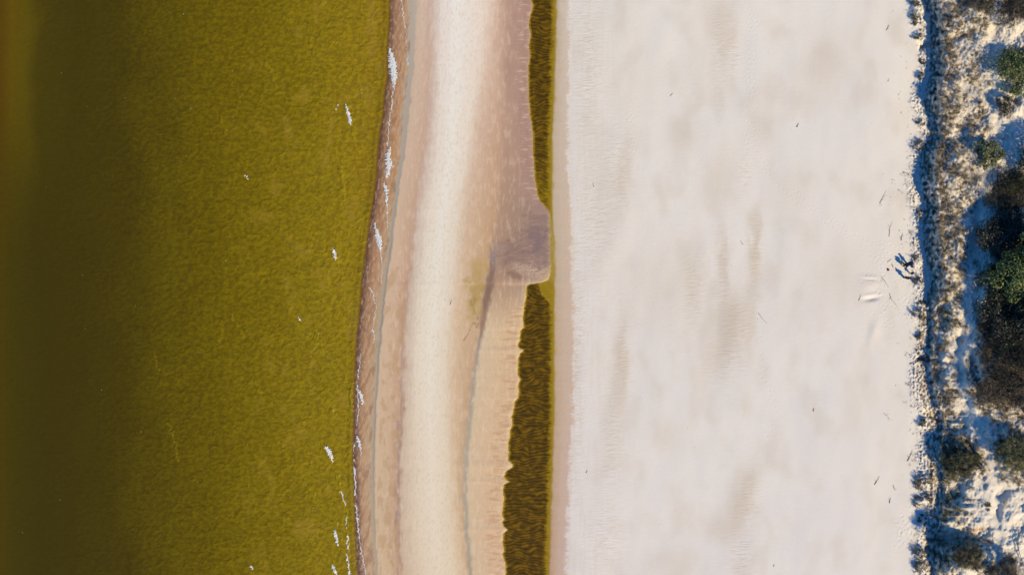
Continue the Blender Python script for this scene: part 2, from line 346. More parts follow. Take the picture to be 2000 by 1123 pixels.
# ------------------------------------------------------------------ colour of the sand across each row
def kc(*ks):
    ys = [k[0] for k in ks]; cs = np.array([k[1] for k in ks], float)
    return lambda y: np.stack([np.interp(y, ys, cs[:, i]) for i in range(3)], -1)
A = lambda c: kc((0, c))
BANDS = [
    (lambda y: shore(y) - 40, A((110, 84, 40))),
    (lambda y: shore(y) + 1, kc((0, (112, 84, 56)), (300, (100, 70, 46)), (700, (104, 76, 56)), (1123, (112, 84, 66)))),
    (lambda y: shore(y) + 7, kc((0, (160, 118, 84)), (200, (132, 94, 62)), (450, (128, 92, 62)), (800, (140, 106, 76)), (1123, (128, 94, 70)))),
    (lambda y: shore(y) + 0.4 * (grey(y) - shore(y)), kc((0, (170, 126, 88)), (250, (174, 128, 84)), (500, (176, 130, 92)), (800, (182, 140, 98)), (1123, (184, 142, 106)))),
    (lambda y: shore(y) + 0.72 * (grey(y) - shore(y)), kc((0, (190, 150, 112)), (300, (190, 144, 98)), (600, (186, 150, 110)), (1123, (194, 160, 122)))),
    (lambda y: grey(y) - 2.5 - 7 * (1 - ss(0, 500, y)), kc((0, (182, 162, 140)), (400, (176, 158, 136)), (1123, (180, 160, 132)))),
    (lambda y: grey(y) - .8, kc((0, (186, 170, 152)), (300, (176, 162, 144)), (600, (140, 128, 116)), (850, (158, 140, 122)), (1123, (182, 158, 132)))),
    (lambda y: grey(y) + 1.0 + 3 * (1 - ss(0, 450, y)), kc((0, (186, 170, 152)), (300, (164, 152, 137)), (600, (164, 148, 130)), (1123, (182, 160, 134)))),
    (lambda y: grey(y) + 3 + 5 * (1 - ss(0, 450, y)), kc((0, (206, 178, 156)), (500, (208, 178, 150)), (1123, (210, 182, 150)))),
    (lambda y: 0.45 * grey(y) + 0.55 * violet(y), kc((0, (210, 182, 162)), (400, (204, 170, 144)), (1123, (206, 174, 140)))),
    (lambda y: violet(y) - 5, kc((0, (200, 172, 154)), (500, (196, 160, 132)), (1123, (192, 158, 130)))),
    (lambda y: violet(y), kc((0, (208, 184, 170)), (500, (190, 158, 140)), (800, (172, 142, 126)), (1000, (164, 134, 122)), (1123, (180, 146, 124)))),
    (lambda y: violet(y) + 8, kc((0, (216, 196, 184)), (500, (204, 182, 164)), (1123, (204, 178, 152)))),
    (lambda y: stripe(y) - 28, kc((0, (228, 214, 204)), (600, (224, 210, 190)), (1123, (222, 202, 178)))),
    (lambda y: stripe(y) - 2, kc((0, (234, 226, 218)), (600, (230, 220, 204)), (1123, (226, 208, 186)))),
    (lambda y: stripe(y) + 26 + 22 * (1 - ss(0, 350, y)), kc((0, (228, 212, 198)), (600, (222, 206, 186)), (1123, (220, 200, 174)))),
    (lambda y: stripe(y) + 48 + 22 * (1 - ss(0, 350, y)), kc((0, (216, 190, 172)), (250, (206, 176, 154)), (600, (208, 178, 148)), (1123, (206, 176, 144)))),
    (lambda y: blue3(y) - 8, kc((0, (198, 166, 146)), (250, (190, 154, 130)), (480, (190, 154, 118)), (700, (190, 158, 126)), (1123, (196, 164, 132)))),
    (lambda y: blue3(y) - 1.2, kc((0, (190, 156, 138)), (450, (180, 146, 120)), (520, (146, 116, 104)), (620, (140, 118, 108)), (700, (158, 146, 134)), (900, (174, 160, 144)), (1123, (160, 148, 134)))),
    (lambda y: blue3(y) + 1.3, kc((0, (188, 154, 136)), (450, (176, 144, 120)), (560, (146, 118, 106)), (640, (176, 160, 142)), (1123, (168, 158, 140)))),
    (lambda y: blue3(y) + 6, kc((0, (184, 150, 132)), (450, (170, 138, 116)), (540, (168, 136, 112)), (640, (206, 182, 152)), (1123, (204, 178, 148)))),
    (lambda y: upLs(y) * .45 + blue3(y) * .55 + 6, kc((0, (178, 142, 124)), (300, (172, 138, 118)), (450, (154, 126, 110)), (540, (160, 130, 110)), (640, (206, 176, 142)), (1123, (206, 174, 144)))),
    (lambda y: min(upLs(y) - 9, upL(y) - 6), kc((0, (170, 132, 114)), (300, (160, 128, 110)), (400, (152, 124, 108)), (520, (146, 120, 108)), (620, (204, 172, 138)), (900, (200, 168, 134)), (1123, (206, 172, 142)))),
    (lambda y: upL(y) - 3.5, kc((0, (178, 138, 106)), (300, (164, 128, 98)), (480, (152, 128, 96)), (620, (212, 180, 140)), (1123, (208, 176, 140)))),
    (lambda y: upL(y), kc((0, (190, 152, 100)), (300, (170, 134, 84)), (480, (170, 146, 76)), (620, (196, 160, 88)), (1123, (190, 150, 96)))),
    (lambda y: upL(y) + 3, A((96, 78, 16))),
    (lambda y: np.maximum(upR(y) - 3, upL(y) + 3.1), A((150, 128, 40))),
    (lambda y: upR(y) + 1, kc((0, (172, 146, 76)), (500, (190, 160, 90)), (1123, (176, 138, 74)))),
    (lambda y: upR(y) + 5, kc((0, (206, 182, 152)), (500, (204, 178, 148)), (1123, (196, 160, 132)))),
    (lambda y: upR(y) + .55 * (bedge(y) - upR(y)), kc((0, (212, 194, 174)), (500, (204, 180, 158)), (1123, (202, 172, 152)))),
    (lambda y: bedge(y) - 7, kc((0, (214, 194, 176)), (500, (206, 180, 158)), (1123, (200, 172, 158)))),
    (lambda y: bedge(y) - 1, kc((0, (230, 220, 210)), (500, (220, 206, 192)), (1123, (218, 204, 196)))),
    (lambda y: bedge(y) + 6, kc((0, (222, 213, 204)), (1123, (222, 212, 208)))),
    (lambda y: bedge(y) + 200, kc((0, (226, 217, 209)), (1123, (223, 214, 209)))),
    (lambda y: y * 0 + 1650, kc((0, (226, 217, 210)), (1123, (223, 214, 210)))),
    (lambda y: y * 0 + 1780, kc((0, (230, 220, 211)), (1123, (228, 218, 210)))),
    (lambda y: y * 0 + 1850, kc((0, (229, 217, 203)), (1123, (229, 217, 203)))),
    (lambda y: y * 0 + 2100, kc((0, (229, 216, 200)), (1123, (230, 217, 201)))),
]
BLOTCH = [(1400, 40, 30, 60, 0, .5), (1420, 80, 12, 60, 0, .5), (1240, 175, 40, 70, 0, .14), (1610, 130, 40, 55, 35, .5), (1335, 262, 26, 26, 0, .6), (1490, 250, 24, 34, 0, .5), (1405, 340, 30, 50, 20, .45), (1290, 560, 60, 80, 0, .35), (1355, 540, 20, 70, 0, .45),
          (1412, 520, 9, 70, 0, .75), (1475, 470, 8, 60, 3, .9), (1470, 530, 9, 50, 0, .5), (1430, 620, 24, 50, 8, .95), (1410, 680, 24, 50, 12, .7), (1465, 640, 10, 60, 0, .6), (1640, 540, 50, 60, 0, .35), (1215, 690, 13, 60, 0, .85), (1210, 760, 16, 60, 0, .5), (1195, 850, 20, 70, 0, .3), (1300, 850, 26, 30, 0, .45),
          (1455, 790, 16, 24, 0, .5), (1670, 800, 22, 44, 20, .3), (1455, 960, 16, 44, 12, .9), (1435, 1005, 26, 36, 20, .6), (1410, 1035, 30, 22, 0, .45), (1310, 1095, 44, 26, 0, .45), (1370, 730, 14, 90, 10, .35), (1220, 340, 12, 50, 0, .6), (1170, 320, 24, 60, 0, .22), (1180, 420, 20, 70, 0, .2), (1545, 380, 40, 50, 30, .25), (1450, 1110, 22, 22, 0, .35), (1360, 140, 60, 30, 0, .15), (1540, 620, 40, 60, 0, .12)]
RIPPLE = [(1412, 540, 14, 90, 0), (1475, 500, 12, 80, 0), (1440, 640, 34, 60, 8), (1420, 700, 34, 50, 12), (1215, 700, 16, 90, 0), (1205, 330, 30, 90, 0), (1150, 150, 26, 220, 0), (1165, 420, 40, 120, 0), (1195, 860, 22, 100, 0), (1460, 980, 24, 60, 14), (1355, 560, 18, 80, 0), (1405, 90, 14, 80, 0), (1430, 100, 14, 60, 0), (1450, 1080, 24, 50, 0), (1455, 340, 12, 40, 0), (1130, 700, 14, 300, 0), (1180, 1050, 40, 60, 0)]
VEG = [(1890, 26, 46, 36, -25, 1.0), (1870, 60, 20, 16, 0, .5), (1875, 130, 34, 40, 0, .55), (1865, 220, 30, 50, 0, .6), (1870, 300, 28, 44, 0, .75), (1862, 380, 22, 40, 0, .7), (1880, 430, 18, 24, 0, .4), (1880, 505, 18, 36, 0, 1.0), (1850, 600, 26, 50, 0, 1.0), (1868, 640, 14, 30, 0, .7), (1820, 740, 20, 40, 0, .9), (1850, 770, 20, 30, 0, .8), (1848, 800, 24, 20, 0, .8), (1872, 890, 44, 40, 15, 1.4), (1852, 985, 34, 24, 0, .9), (1985, 885, 38, 46, 0, 1.4), (1880, 1085, 40, 22, -20, 1.1), (1830, 1100, 26, 20, 20, .9), (1960, 1112, 40, 18, 0, .9), (1950, 760, 54, 36, 20, 1.4), (1925, 660, 14, 34, 0, .8), (1850, 120, 20, 60, 0, .9), (1850, 200, 22, 50, 0, .9), (1846, 290, 20, 60, 0, 1.0), (1850, 350, 22, 100, 0, 1.0), (1860, 450, 26, 60, 0, .8), (1895, 160, 26, 60, 0, .6), (1905, 250, 26, 50, 0, .6), (1890, 350, 24, 60, 0, .7), (1840, 520, 10, 60, 0, .7), (1930, 330, 18, 24, 0, .5), (1835, 990, 20, 20, 0, .6), (1965, 800, 40, 20, 0, .7), (1835, 680, 20, 14, 0, .5)]
def veg_density(x, y):
    v = np.zeros(np.shape(x))
    wx = x + (fbm(x / 14, y / 14, 71, 3) - .5) * 26; wy = y + (fbm(x / 14, y / 14, 72, 3) - .5) * 26
    for cx, cy, rx, ry, an, s in VEG: v = np.maximum(v, s * np.exp(-0.5 * (-2 * np.log(np.maximum(gau(wx, wy, cx, cy, rx, ry, an), 1e-9))) ** 1.5 * .35))
    v = v * (.45 + .75 * ss(.38, .58, fbm(x / 24, y / 24, 73, 3)))
    v = v * (1 - 0.95 * np.exp(-((x - pathx(y)) / 8.5) ** 2)) * ss(-12, 4, x - crest(y))
    return v

def make_ground():
    X0 = np.concatenate([640 - np.cumsum(4 * 1.28 ** np.arange(36))[::-1], np.arange(640, 1776, 2.0), np.arange(1776, 2060, 1.5), 2060 + np.cumsum(3 * 1.28 ** np.arange(37))])
    Y0 = np.concatenate([-40 - np.cumsum(4 * 1.3 ** np.arange(34))[::-1], np.arange(-40, 1166, 2.0), 1166 + np.cumsum(4 * 1.3 ** np.arange(34))])
    X, Y = np.meshgrid(X0, Y0)
    Xc = np.clip(X, -3000, 2300); Yc = np.clip(Y, -60, 1190)
    h = ground_h(Xc, Y if False else Yc, feet=None)
    # rows beyond the picture keep the coast lines but get their own hills
    out = ss(0, 400, np.maximum(-60 - Y, Y - 1190)); h = h + out * ss(1840, 1950, X) * (fbm(X / 120, Y / 120, 5, 3) - .5) * 2.0
    # footprints
    for fx, fy, r in FEET:
        i0 = np.searchsorted(X0, fx - 6); i1 = np.searchsorted(X0, fx + 6); j0 = np.searchsorted(Y0, fy - 6); j1 = np.searchsorted(Y0, fy + 6)
        d2 = ((X[j0:j1, i0:i1] - fx) ** 2 + (Y[j0:j1, i0:i1] - fy) ** 2) / (r * r)
        h[j0:j1, i0:i1] += -0.036 * np.exp(-d2) + 0.016 * np.exp(-(np.sqrt(d2) - 1.7) ** 2 * 3)
    # colour
    streak = (fbm(X / 5, Y / 60, 101, 4) - .5) * 9 + (fbm(X / 14, Y / 22, 102, 4) - .5) * 10
    edgeq = np.clip(np.minimum(np.abs(X - upL(Y)), np.minimum(np.abs(X - upR(Y)), np.abs(X - grey(Y)))) / 10, 0.04, 1)
    edge3 = np.where(Y > 560, np.clip(np.abs(X - blue3(Y)) / 12, 0.12, 1), 1)
    Xs = X + (fbm(X / 9, Y / 2.2, 120, 2) - .5) * 13 * np.exp(-((X - bedge(Y)) / 7) ** 2) + streak * edgeq * edge3 * np.where(X < 1100, 1, .8) * ss(shore(Y) - 2, shore(Y) + 16, X)
    col = np.zeros(X.shape + (3,))
    for j in range(len(Y0)):
        y = float(np.clip(Y0[j], -60, 1190)); bx = np.array([float(f(y)) for f, _ in BANDS]); bx = np.maximum.accumulate(bx + np.arange(len(bx)) * 1e-4)
        bc = np.array([c(y) for _, c in BANDS])
        for i in range(3): col[j, :, i] = np.interp(Xs[j], bx, bc[:, i])
    def mix(m, c, k=1.0):
        nonlocal col
        m = np.clip(m * k, 0, 1)[..., None]; col = col * (1 - m) + np.array(c, float) * m
    barm = (X > shore(Y)) & (X < upL(Y))
    n1 = fbm(X / 6, Y / 26, 103, 4); n2 = fbm(X / 30, Y / 60, 104, 3); n3 = fbm(X / 3, Y / 9, 105, 3)
    # streaky salt-and-damp mottling on the bar
    mix(barm * ss(.52, .75, n1) * ss(grey(Y) + 6, grey(Y) + 20, X), (226, 204, 180), .30)
    mix(barm * ss(.55, .8, n3) * .8 * ss(grey(Y) + 6, grey(Y) + 20, X), (176, 140, 116), .22)
    # purple-grey wet tongue and its edges
    wx = X + (fbm(X / 22, Y / 16, 106, 5, .6) - .5) * 40; wy = Y + (fbm(X / 22, Y / 16, 107, 5, .6) - .5) * 40
    inb = barm | ((X < upR(Y) - 6) & (Y > 418) & (Y < 548))
    t1 = np.maximum(gau(wx, wy, 1030, 490, 62, 44, -20), gau(wx, wy, 1052, 440, 26, 40, 0))
    _r = np.hypot((X - 1050) * .9, Y - 640) + (fbm(X / 24, Y / 24, 128, 3) - .5) * 18; _a = np.arctan2(Y - 640, X - 1050)
    mix(inb * ss(.15, .8, t1), (142, 114, 102), .9); mix(inb * ss(.2, .6, t1) * ss(.5, .7, fbm(_r / 4.5, _a * 3.0, 123, 4)), (122, 97, 88), .6); mix(inb * ss(.1, .5, t1) * ss(.55, .75, fbm(_r / 3.0, _a * 4.0, 127, 3)), (176, 146, 124), .45); mix(inb * ss(.4, .8, gau(wx, wy, 1068, 540, 16, 14, 0)), (186, 156, 120), .6)
    mix(inb * ss(.5, .9, gau(wx, wy, 1052, 470, 26, 36, 0)), (126, 102, 98), .85)
    mix(inb * ss(.2, 1, gau(wx, wy, 966, 505, 9, 28, 8)), (142, 132, 136), .75)
    mix(inb * ss(.05, .9, gau(wx, wy, 930, 570, 18, 52, 6)), (172, 144, 88), .75)
    wx = X + (fbm(X / 9, Y / 22, 106, 4) - .5) * 11; wy = Y
    mix(inb * ss(.15, .9, gau(wx, wy, 954, 565, 11, 58, 10)), (128, 100, 88), .8)
    mix(inb * ss(.3, .8, gau(wx, wy, 944, 630, 6, 36, 12)), (150, 116, 92), .7)
    li = ss(.4, .8, gau(wx, wy, 1030, 528, 44, 15, 18)) * inb
    mix(li, (186, 158, 136), .9); mix(li * (vn(X / 2.6, Y / 2.4, 108) > .62), (140, 112, 96), .8)
    mix(inb * ss(.45, .8, gau(wx, wy, 1005, 538, 24, 9, 25)), (138, 108, 90), .7)
    mix(inb * ss(.3, .8, gau(wx, wy, 926, 585, 7, 34, 4)) * ss(.35, .6, fbm(X / 5, Y / 14, 124, 3)), (150, 122, 66), .6)
    mix(inb * ss(.3, .9, gau(wx, wy, 936, 520, 24, 20, 0)), (184, 152, 96), .5)
    d, t = polydist(wx, wy, [(905, 665), (925, 630), (932, 640), (933, 620)]); mix(inb * (1 - ss(0, 2.0, d)), (140, 108, 80), .6)
    # mauve damp side of the upper pool
    mix(barm * (Y < 420) * ss(upL(Y) - 58, upL(Y) - 12, X + (n2 - .5) * 50), (164, 130, 116), .75)
    # warm runnels beside the lower pool
    run = barm * (Y > 590) * ss(upL(Y) - 44, upL(Y) - 22, X) * ss(.5, .72, fbm(X / 34, Y / 6.5, 109, 3))
    mix(run, (180, 138, 106), .5)
    run = barm * ((Y < 400) | (Y > 590)) * ss(upL(Y) - 34, upL(Y) - 14, X) * ss(.62, .78, fbm(X / 26 + Y / 60, Y / 3.4, 110, 3)); mix(run, (226, 196, 164), .5)
    # beige blotches left of the violet line
    mix(barm * (Y > 520) * (np.abs(X - violet(Y) + 18) < 22) * ss(.52, .62, fbm(X / 16, Y / 34, 111, 4)), (184, 146, 108), .45)
    # swash zone: brown water-laid streaks and foam films
    sw = (X > shore(Y)) & (X < grey(Y) - 5)
    mix(sw * ss(.5, .72, fbm(X / 9 + Y / 30, Y / 40, 112, 4)), (146, 104, 70), .5)
    mix(sw * ss(.52, .7, fbm(X / 3.5 + Y / 20, Y / 14, 113, 3)), (206, 176, 146), .5); mix(sw * ss(12, 4, X - shore(Y)) * ss(.5, .65, fbm(X / 5, Y / 9, 126, 3)), (80, 54, 40), .5)
    # small pale sills and olive shallows at the lower pool head
    # beach blotches and ripples
    rip = np.zeros(X.shape)
    bm = (X > bedge(Y)) & (X < 1790)
    for cx, cy, rx, ry, an, s in BLOTCH: mix(bm * gau(X + (n2 - .5) * 30, Y, cx, cy, rx * 1.15, ry * 1.1, an), (202, 184, 165), s * .72)
    for cx, cy, rx, ry, an in RIPPLE: rip = np.maximum(rip, gau(X, Y, cx, cy, rx, ry, an))
    fib = fbm(X / 22, Y / 2.6, 114, 3)
    mix(bm * rip * ss(.5, .7, fib), (208, 188, 168), .5)
    mix(bm * ss(.55, .75, fbm(X / 7, Y / 90, 118, 3)) * ss(1260, 1130, X), (216, 203, 190), .45)
    mix(bm * ss(.42, .95, fbm(X / 60, Y / 90, 119, 3)), (210, 197, 184), .5)
    # dune: litter and roots colour the sand
    v = veg_density(X, Y)
    mot = ss(.50, .60, fbm(X / 7, Y / 7, 115, 4)); mix((X > 1815) * np.clip(v, 0, 1) * mot, (156, 126, 90), .7); mix((X > 1815) * np.clip(v * 1.2, 0, 1) * ss(.5, .62, fbm(X / 3.2, Y / 3.2, 122, 2)), (126, 100, 70), .5)
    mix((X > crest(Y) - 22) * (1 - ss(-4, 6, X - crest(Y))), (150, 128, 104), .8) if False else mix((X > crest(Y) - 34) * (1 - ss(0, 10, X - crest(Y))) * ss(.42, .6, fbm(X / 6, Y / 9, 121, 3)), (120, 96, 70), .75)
    mix((X > 1870) * ss(.3, 1, gau(X, Y, 1895, 1035, 60, 6, -6)), (214, 160, 112), .6)  # orange strip for the sunlit rim of the hollow, put into the sand colour
    mix((X > 1815) * ss(.55, .7, fbm(X / 20, Y / 20, 116, 4)), (212, 195, 172), .3)
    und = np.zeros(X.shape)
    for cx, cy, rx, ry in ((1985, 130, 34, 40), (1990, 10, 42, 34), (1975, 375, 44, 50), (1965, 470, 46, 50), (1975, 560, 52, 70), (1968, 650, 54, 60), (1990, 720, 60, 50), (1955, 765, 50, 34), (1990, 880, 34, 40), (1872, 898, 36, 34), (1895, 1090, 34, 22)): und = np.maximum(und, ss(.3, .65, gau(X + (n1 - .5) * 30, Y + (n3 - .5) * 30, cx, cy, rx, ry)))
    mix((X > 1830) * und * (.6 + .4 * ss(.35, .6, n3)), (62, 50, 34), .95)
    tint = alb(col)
    wet = np.clip(ss(1, 0, (X - grey(Y)) / 6) + ss(-70, -10, X - upL(Y)) * (Y < 560) * .6 + t1 * .5, 0, 1) * (X < bedge(Y) - 18) * .8
    ripple = np.clip(rip, 0, 1) * .75 * bm + 0.12 * bm + .30 * barm * ss(upL(Y) - 60, upL(Y) - 20, X)
    ripple = np.where(li > .3, .8, ripple)
    grain = np.where(X > 1110, .45, .6) + .5 * np.exp(-((X - bedge(Y)) / 8) ** 2) + ss(1790, 1830, X) * .6; grain = grain * (1 - .6 * wet)
    k = (ALT - h) / ALT
    co = np.stack([(X - 1000) * S * k, (561.5 - Y) * S * k, h], -1).reshape(-1, 3)
    nx, ny = len(X0), len(Y0)
    idx = np.arange(nx * ny).reshape(ny, nx)
    F = np.stack([idx[1:, :-1], idx[1:, 1:], idx[:-1, 1:], idx[:-1, :-1]], -1)
    xm = X[:-1, :-1] + 1; ym = Y[:-1, :-1] + 1
    m_bar = xm < upL(ym) + 0.5 * (upR(ym) - upL(ym)); m_dune = xm > crest(ym) - 18
    for nme, m in (('sandbar', m_bar), ('beach', ~m_bar & ~m_dune), ('dune', m_dune & ~m_bar)):
        f = F[m]; u, inv = np.unique(f.ravel(), return_inverse=True)
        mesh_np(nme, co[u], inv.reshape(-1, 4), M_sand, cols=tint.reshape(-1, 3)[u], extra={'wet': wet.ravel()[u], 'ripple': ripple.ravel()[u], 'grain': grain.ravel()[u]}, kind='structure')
make_ground()

# ------------------------------------------------------------------ sea
CRESTS = [([(676, 205), (686, 243), (692, 275), (702, 305)], 3), ([(650, 484), (657, 508), (668, 530)], 3), ([(545, 860), (575, 905), (600, 945), (650, 1010), (672, 1060)], 3.2), ([(560, 1010), (600, 1042), (640, 1090), (658, 1120)], 3.2),
          ([(638, 872), (650, 905), (662, 945), (674, 990), (679, 1060), (681, 1130)], 3), ([(302, 688), (308, 725)], 2.5), ([(705, 20), (716, 30), (728, 45)], 2.5), ([(744, 40), (747, 70), (757, 97)], 3), ([(500, 742), (512, 780)], 3), ([(640, 780), (652, 810)], 3), ([(670, 725), (684, 760), (690, 800)], 3),
          ([(560, 600), (585, 640)], 2.5), ([(655, 290), (668, 340), (672, 390)], 3), ([(330, 825), (350, 900)], 2.5), ([(450, 610), (475, 655)], 2.5), ([(520, 120), (540, 170)], 2.5), ([(600, 60), (618, 110)], 2.5), ([(700, 420), (706, 470)], 2.5), ([(480, 930), (498, 985)], 2.5), ([(615, 640), (630, 690)], 2.5), ([(425, 220), (440, 260)], 2.5), ([(690, 130), (712, 200)], 2.5)]
def sea_h(x, y, full=False):
    x = np.asarray(x, float); y = np.asarray(y, float)
    amp = ss(60, 420, x + (fbm(x / 90, y / 120, 201, 3) - .5) * 160) * .8 + .2
    wx = x + (fbm(x / 26, y / 26, 202, 3) - .5) * 24; wy = y + (fbm(x / 26, y / 26, 203, 3) - .5) * 18
    u = wx * .94 - wy * .34; v = wx * .34 + wy * .94
    r1 = 1 - np.abs(2 * fbm(u / 19, v / 5.5, 204, 2) - 1)
    r2 = 1 - np.abs(2 * fbm(wx / 13, wy / 34, 205, 3) - 1)
    r3 = fbm(u / 12, v / 3.4, 206, 2)
    big = 1 - np.abs(2 * fbm(u / 60, v / 34, 207, 2) - 1)
    h = amp * (0.030 * r1 ** 4 + 0.028 * r2 ** 5 + 0.024 * r3 + 0.07 * big ** 4)
    ridge = amp * (0.7 * ss(.80, 1, r1) + 0.55 * ss(.84, 1, r2) + .5 * ss(.86, 1, big))
    def vein(a, b, s_, k): return ss(k, 1, 1 - np.abs(2 * fbm(a, b, s_, 3, .45) - 1))
    mk = fbm(x / 45, y / 45, 221, 2)
    vn_ = np.maximum(vein(u / 26, v / 15, 222, .90) * ss(.35, .6, mk), vein(wx / 22, wy / 40, 223, .91) * ss(.6, .4, mk)); vn_ = np.maximum(vn_, .8 * vein(u / 14, v / 8, 224, .86))
    ridge = np.maximum(ridge * .55, vn_ * amp * 1.1); h = h + .035 * vn_ * amp
    cr = np.zeros(np.shape(x))
    cx_ = x + (fbm(x / 12, y / 12, 208, 3) - .5) * 14; cn = .5 + .7 * vn(x / 6, y / 6, 209)
    for pts, wd in CRESTS:
        P = np.array(pts, float); m = (cx_ > P[:, 0].min() - 12) & (cx_ < P[:, 0].max() + 12) & (y > P[:, 1].min() - 12) & (y < P[:, 1].max() + 12)
        if not np.any(m): continue
        d, t = polydist(cx_[m], y[m], pts); cr[m] = np.maximum(cr[m], np.exp(-(d / wd) ** 2) * cn[m])
    h = h + .10 * cr; d = shore(y) - x
    h = h + 0.14 * np.exp(-((d - 5) / 6) ** 2)
    h = h * (1 - .0) - .10 * ss(3, -1, d)
    if full: return h, amp, np.clip(ridge, 0, 1.3), cr
    return h
def make_sea():
    far = np.cumsum(5 * 1.28 ** np.arange(37))[::-1]
    T = np.concatenate([-30 - far, np.arange(-30, 600, 1.6)])
    n2 = 120
    Y0 = np.concatenate([-30 - np.cumsum(4 * 1.3 ** np.arange(34))[::-1], np.arange(-30, 1156, 1.6), 1156 + np.cumsum(4 * 1.3 ** np.arange(34))])
    s = shore(Y0) + 1.5 + (fbm(Y0 / 5, Y0 * 0, 210, 3) - .5) * 3
    tail = np.linspace(0, 1, n2)[None, :]; Xt = 600 + (s[:, None] - 600) * tail
    X = np.concatenate([np.repeat(T[None, :].astype(float), len(Y0), 0), Xt], 1); Y = np.repeat(Y0[:, None], X.shape[1], 1)
    h, amp, ridge, cr = sea_h(np.clip(X, -800, 800), np.clip(Y, -200, 1400), True)
    xs = X + (fbm(X / 80, Y / 140, 211, 4) - .5) * 70 * ss(0, 120, X)
    top = 1 - ss(0, 500, Y)
    xb = xs + (1 - top) * 40 * ss(250, 0, xs) * 0 - 0
    kx = [-400, -40, 4, 22, 50, 80, 150, 230, 300, 380, 460, 540, 620, 690, 760]
    kt = np.array([(60, 46, 12), (76, 56, 12), (86, 65, 12), (94, 76, 12), (88, 76, 14), (72, 62, 14), (66, 57, 14), (70, 61, 14), (84, 73, 14), (97, 85, 14), (107, 93, 16), (116, 102, 20), (126, 110, 26), (134, 116, 32), (138, 114, 36)], float)
    kb = np.array([(56, 46, 12), (66, 54, 12), (72, 60, 12), (66, 58, 12), (64, 56, 14), (62, 54, 14), (64, 55, 14), (70, 60, 14), (84, 73, 14), (96, 84, 14), (108, 95, 16), (119, 104, 22), (130, 114, 30), (138, 120, 34), (130, 106, 40)], float)
    w_ = ss(100, 520, Y)[..., None]
    ct = np.stack([np.interp(xs, kx, kt[:, i]) for i in range(3)], -1); cb = np.stack([np.interp(xs, kx, kb[:, i]) for i in range(3)], -1)
    col = ct * (1 - w_) + cb * w_
    def mix(m, c, k=1.0):
        nonlocal col
        m = np.clip(m * k, 0, 1)[..., None]; col = col * (1 - m) + np.array(c, float) * m
    y_ = np.clip(col * np.array([1.20, 1.17, .5]), 0, 255); m = np.clip(ridge * .55, 0, 1)[..., None]; col = col * (1 - m) + y_ * m
    dk = ss(.58, .40, fbm(X / 10, Y / 7, 212, 3))[..., None] * (amp[..., None]) * .5; col = col * (1 - dk) + col * np.array([.82, .76, .85]) * dk
    mix(cr * ss(.3, .6, fbm(X / 7, Y / 7, 214, 3)), (158, 140, 26), .45)
    mix(ss(.6, .8, fbm(X / 40, Y / 60, 213, 3)) * ss(380, 620, X), (146, 122, 50), .6)
    d = shore(Y) - X; mix(ss(5, 0, d), (92, 66, 34), .75)
    co = np.stack([(X - 1000) * S, (561.5 - Y) * S, h], -1).reshape(-1, 3)
    ny, nx = X.shape; idx = np.arange(nx * ny).reshape(ny, nx)
    F = np.stack([idx[1:, :-1], idx[1:, 1:], idx[:-1, 1:], idx[:-1, :-1]], -1).reshape(-1, 4)
    mesh_np('sea', co, F, M_sea, cols=alb(col * np.array([1.0, .99, .8])).reshape(-1, 3), extra={'amp': (amp * .9 + .1).ravel()}, kind='structure')
make_sea()

# ------------------------------------------------------------------ tide pools
def pool(name, y0, y1, left, right, shallow):
    Y0 = np.arange(y0, y1, 1.0); n = 50
    l = left(Y0) + (fbm(Y0 / 3, Y0 * 0, 301, 2) - .5) * 1.5; r = right(Y0); t = np.linspace(0, 1, n)[None, :]
    X = l[:, None] + (r - l)[:, None] * t; Y = np.repeat(Y0[:, None], n, 1)
    wy = Y + (fbm(X / 46, Y / 34, 302, 2) - .5) * 20
    rp = np.sin(wy * .92 + (fbm(X / 34, Y / 18, 303, 2) - .5) * 2.5) * (.35 + .65 * fbm(X / 14, Y / 14, 304, 2))
    e = np.minimum(X - l[:, None], r[:, None] - X); am = ss(0, 8, e)
    h = POOL_Z + 0.009 * rp * am + (fbm(X / 7, Y / 4.5, 305, 3) - .5) * .022 * am + (fbm(X / 2.3, Y / 2.1, 309, 2) - .5) * .085 * am * ss(800, 1020, Y)
    dep = ss(0, 5, X - l[:, None] + (fbm(X / 4, Y / 4, 306, 3) - .5) * 3) * ss(0, 13, r[:, None] - X + (fbm(X / 8, Y / 8, 307, 3) - .5) * 7)
    dep = dep * (1 - shallow(X, Y))
    sh_c = np.array((152, 124, 30.)); mid = np.array((120, 97, 10.)); dp = np.array((77, 57, 6.))
    chn = (ss(405, 440, Y) * (1 - ss(540, 556, Y)))[..., None]; sh_c = sh_c * (1 - chn) + (np.array((180, 154, 84.)) - 26 * (fbm(X / 4, Y / 9, 315, 3)[..., None])) * chn
    d = dep[..., None]
    col = np.where(d < .5, sh_c + (mid - sh_c) * d * 2, mid + (dp - mid) * (d - .5) * 2)
    mo = ss(.35, .75, fbm(X / 14, Y / 12, 308, 3))[..., None]; col = col * (1 + .35 * mo * d)
    col = col * (1 + .24 * rp[..., None] * d)
    co = np.stack([(X - 1000) * S, (561.5 - Y) * S, h], -1).reshape(-1, 3)
    ny, nx = X.shape; idx = np.arange(nx * ny).reshape(ny, nx)
    F = np.stack([idx[1:, :-1], idx[1:, 1:], idx[:-1, 1:], idx[:-1, :-1]], -1).reshape(-1, 4)
    mesh_np(name, co, F, M_pool, cols=alb(col).reshape(-1, 3), extra={'amp': am.ravel()}, kind='structure')
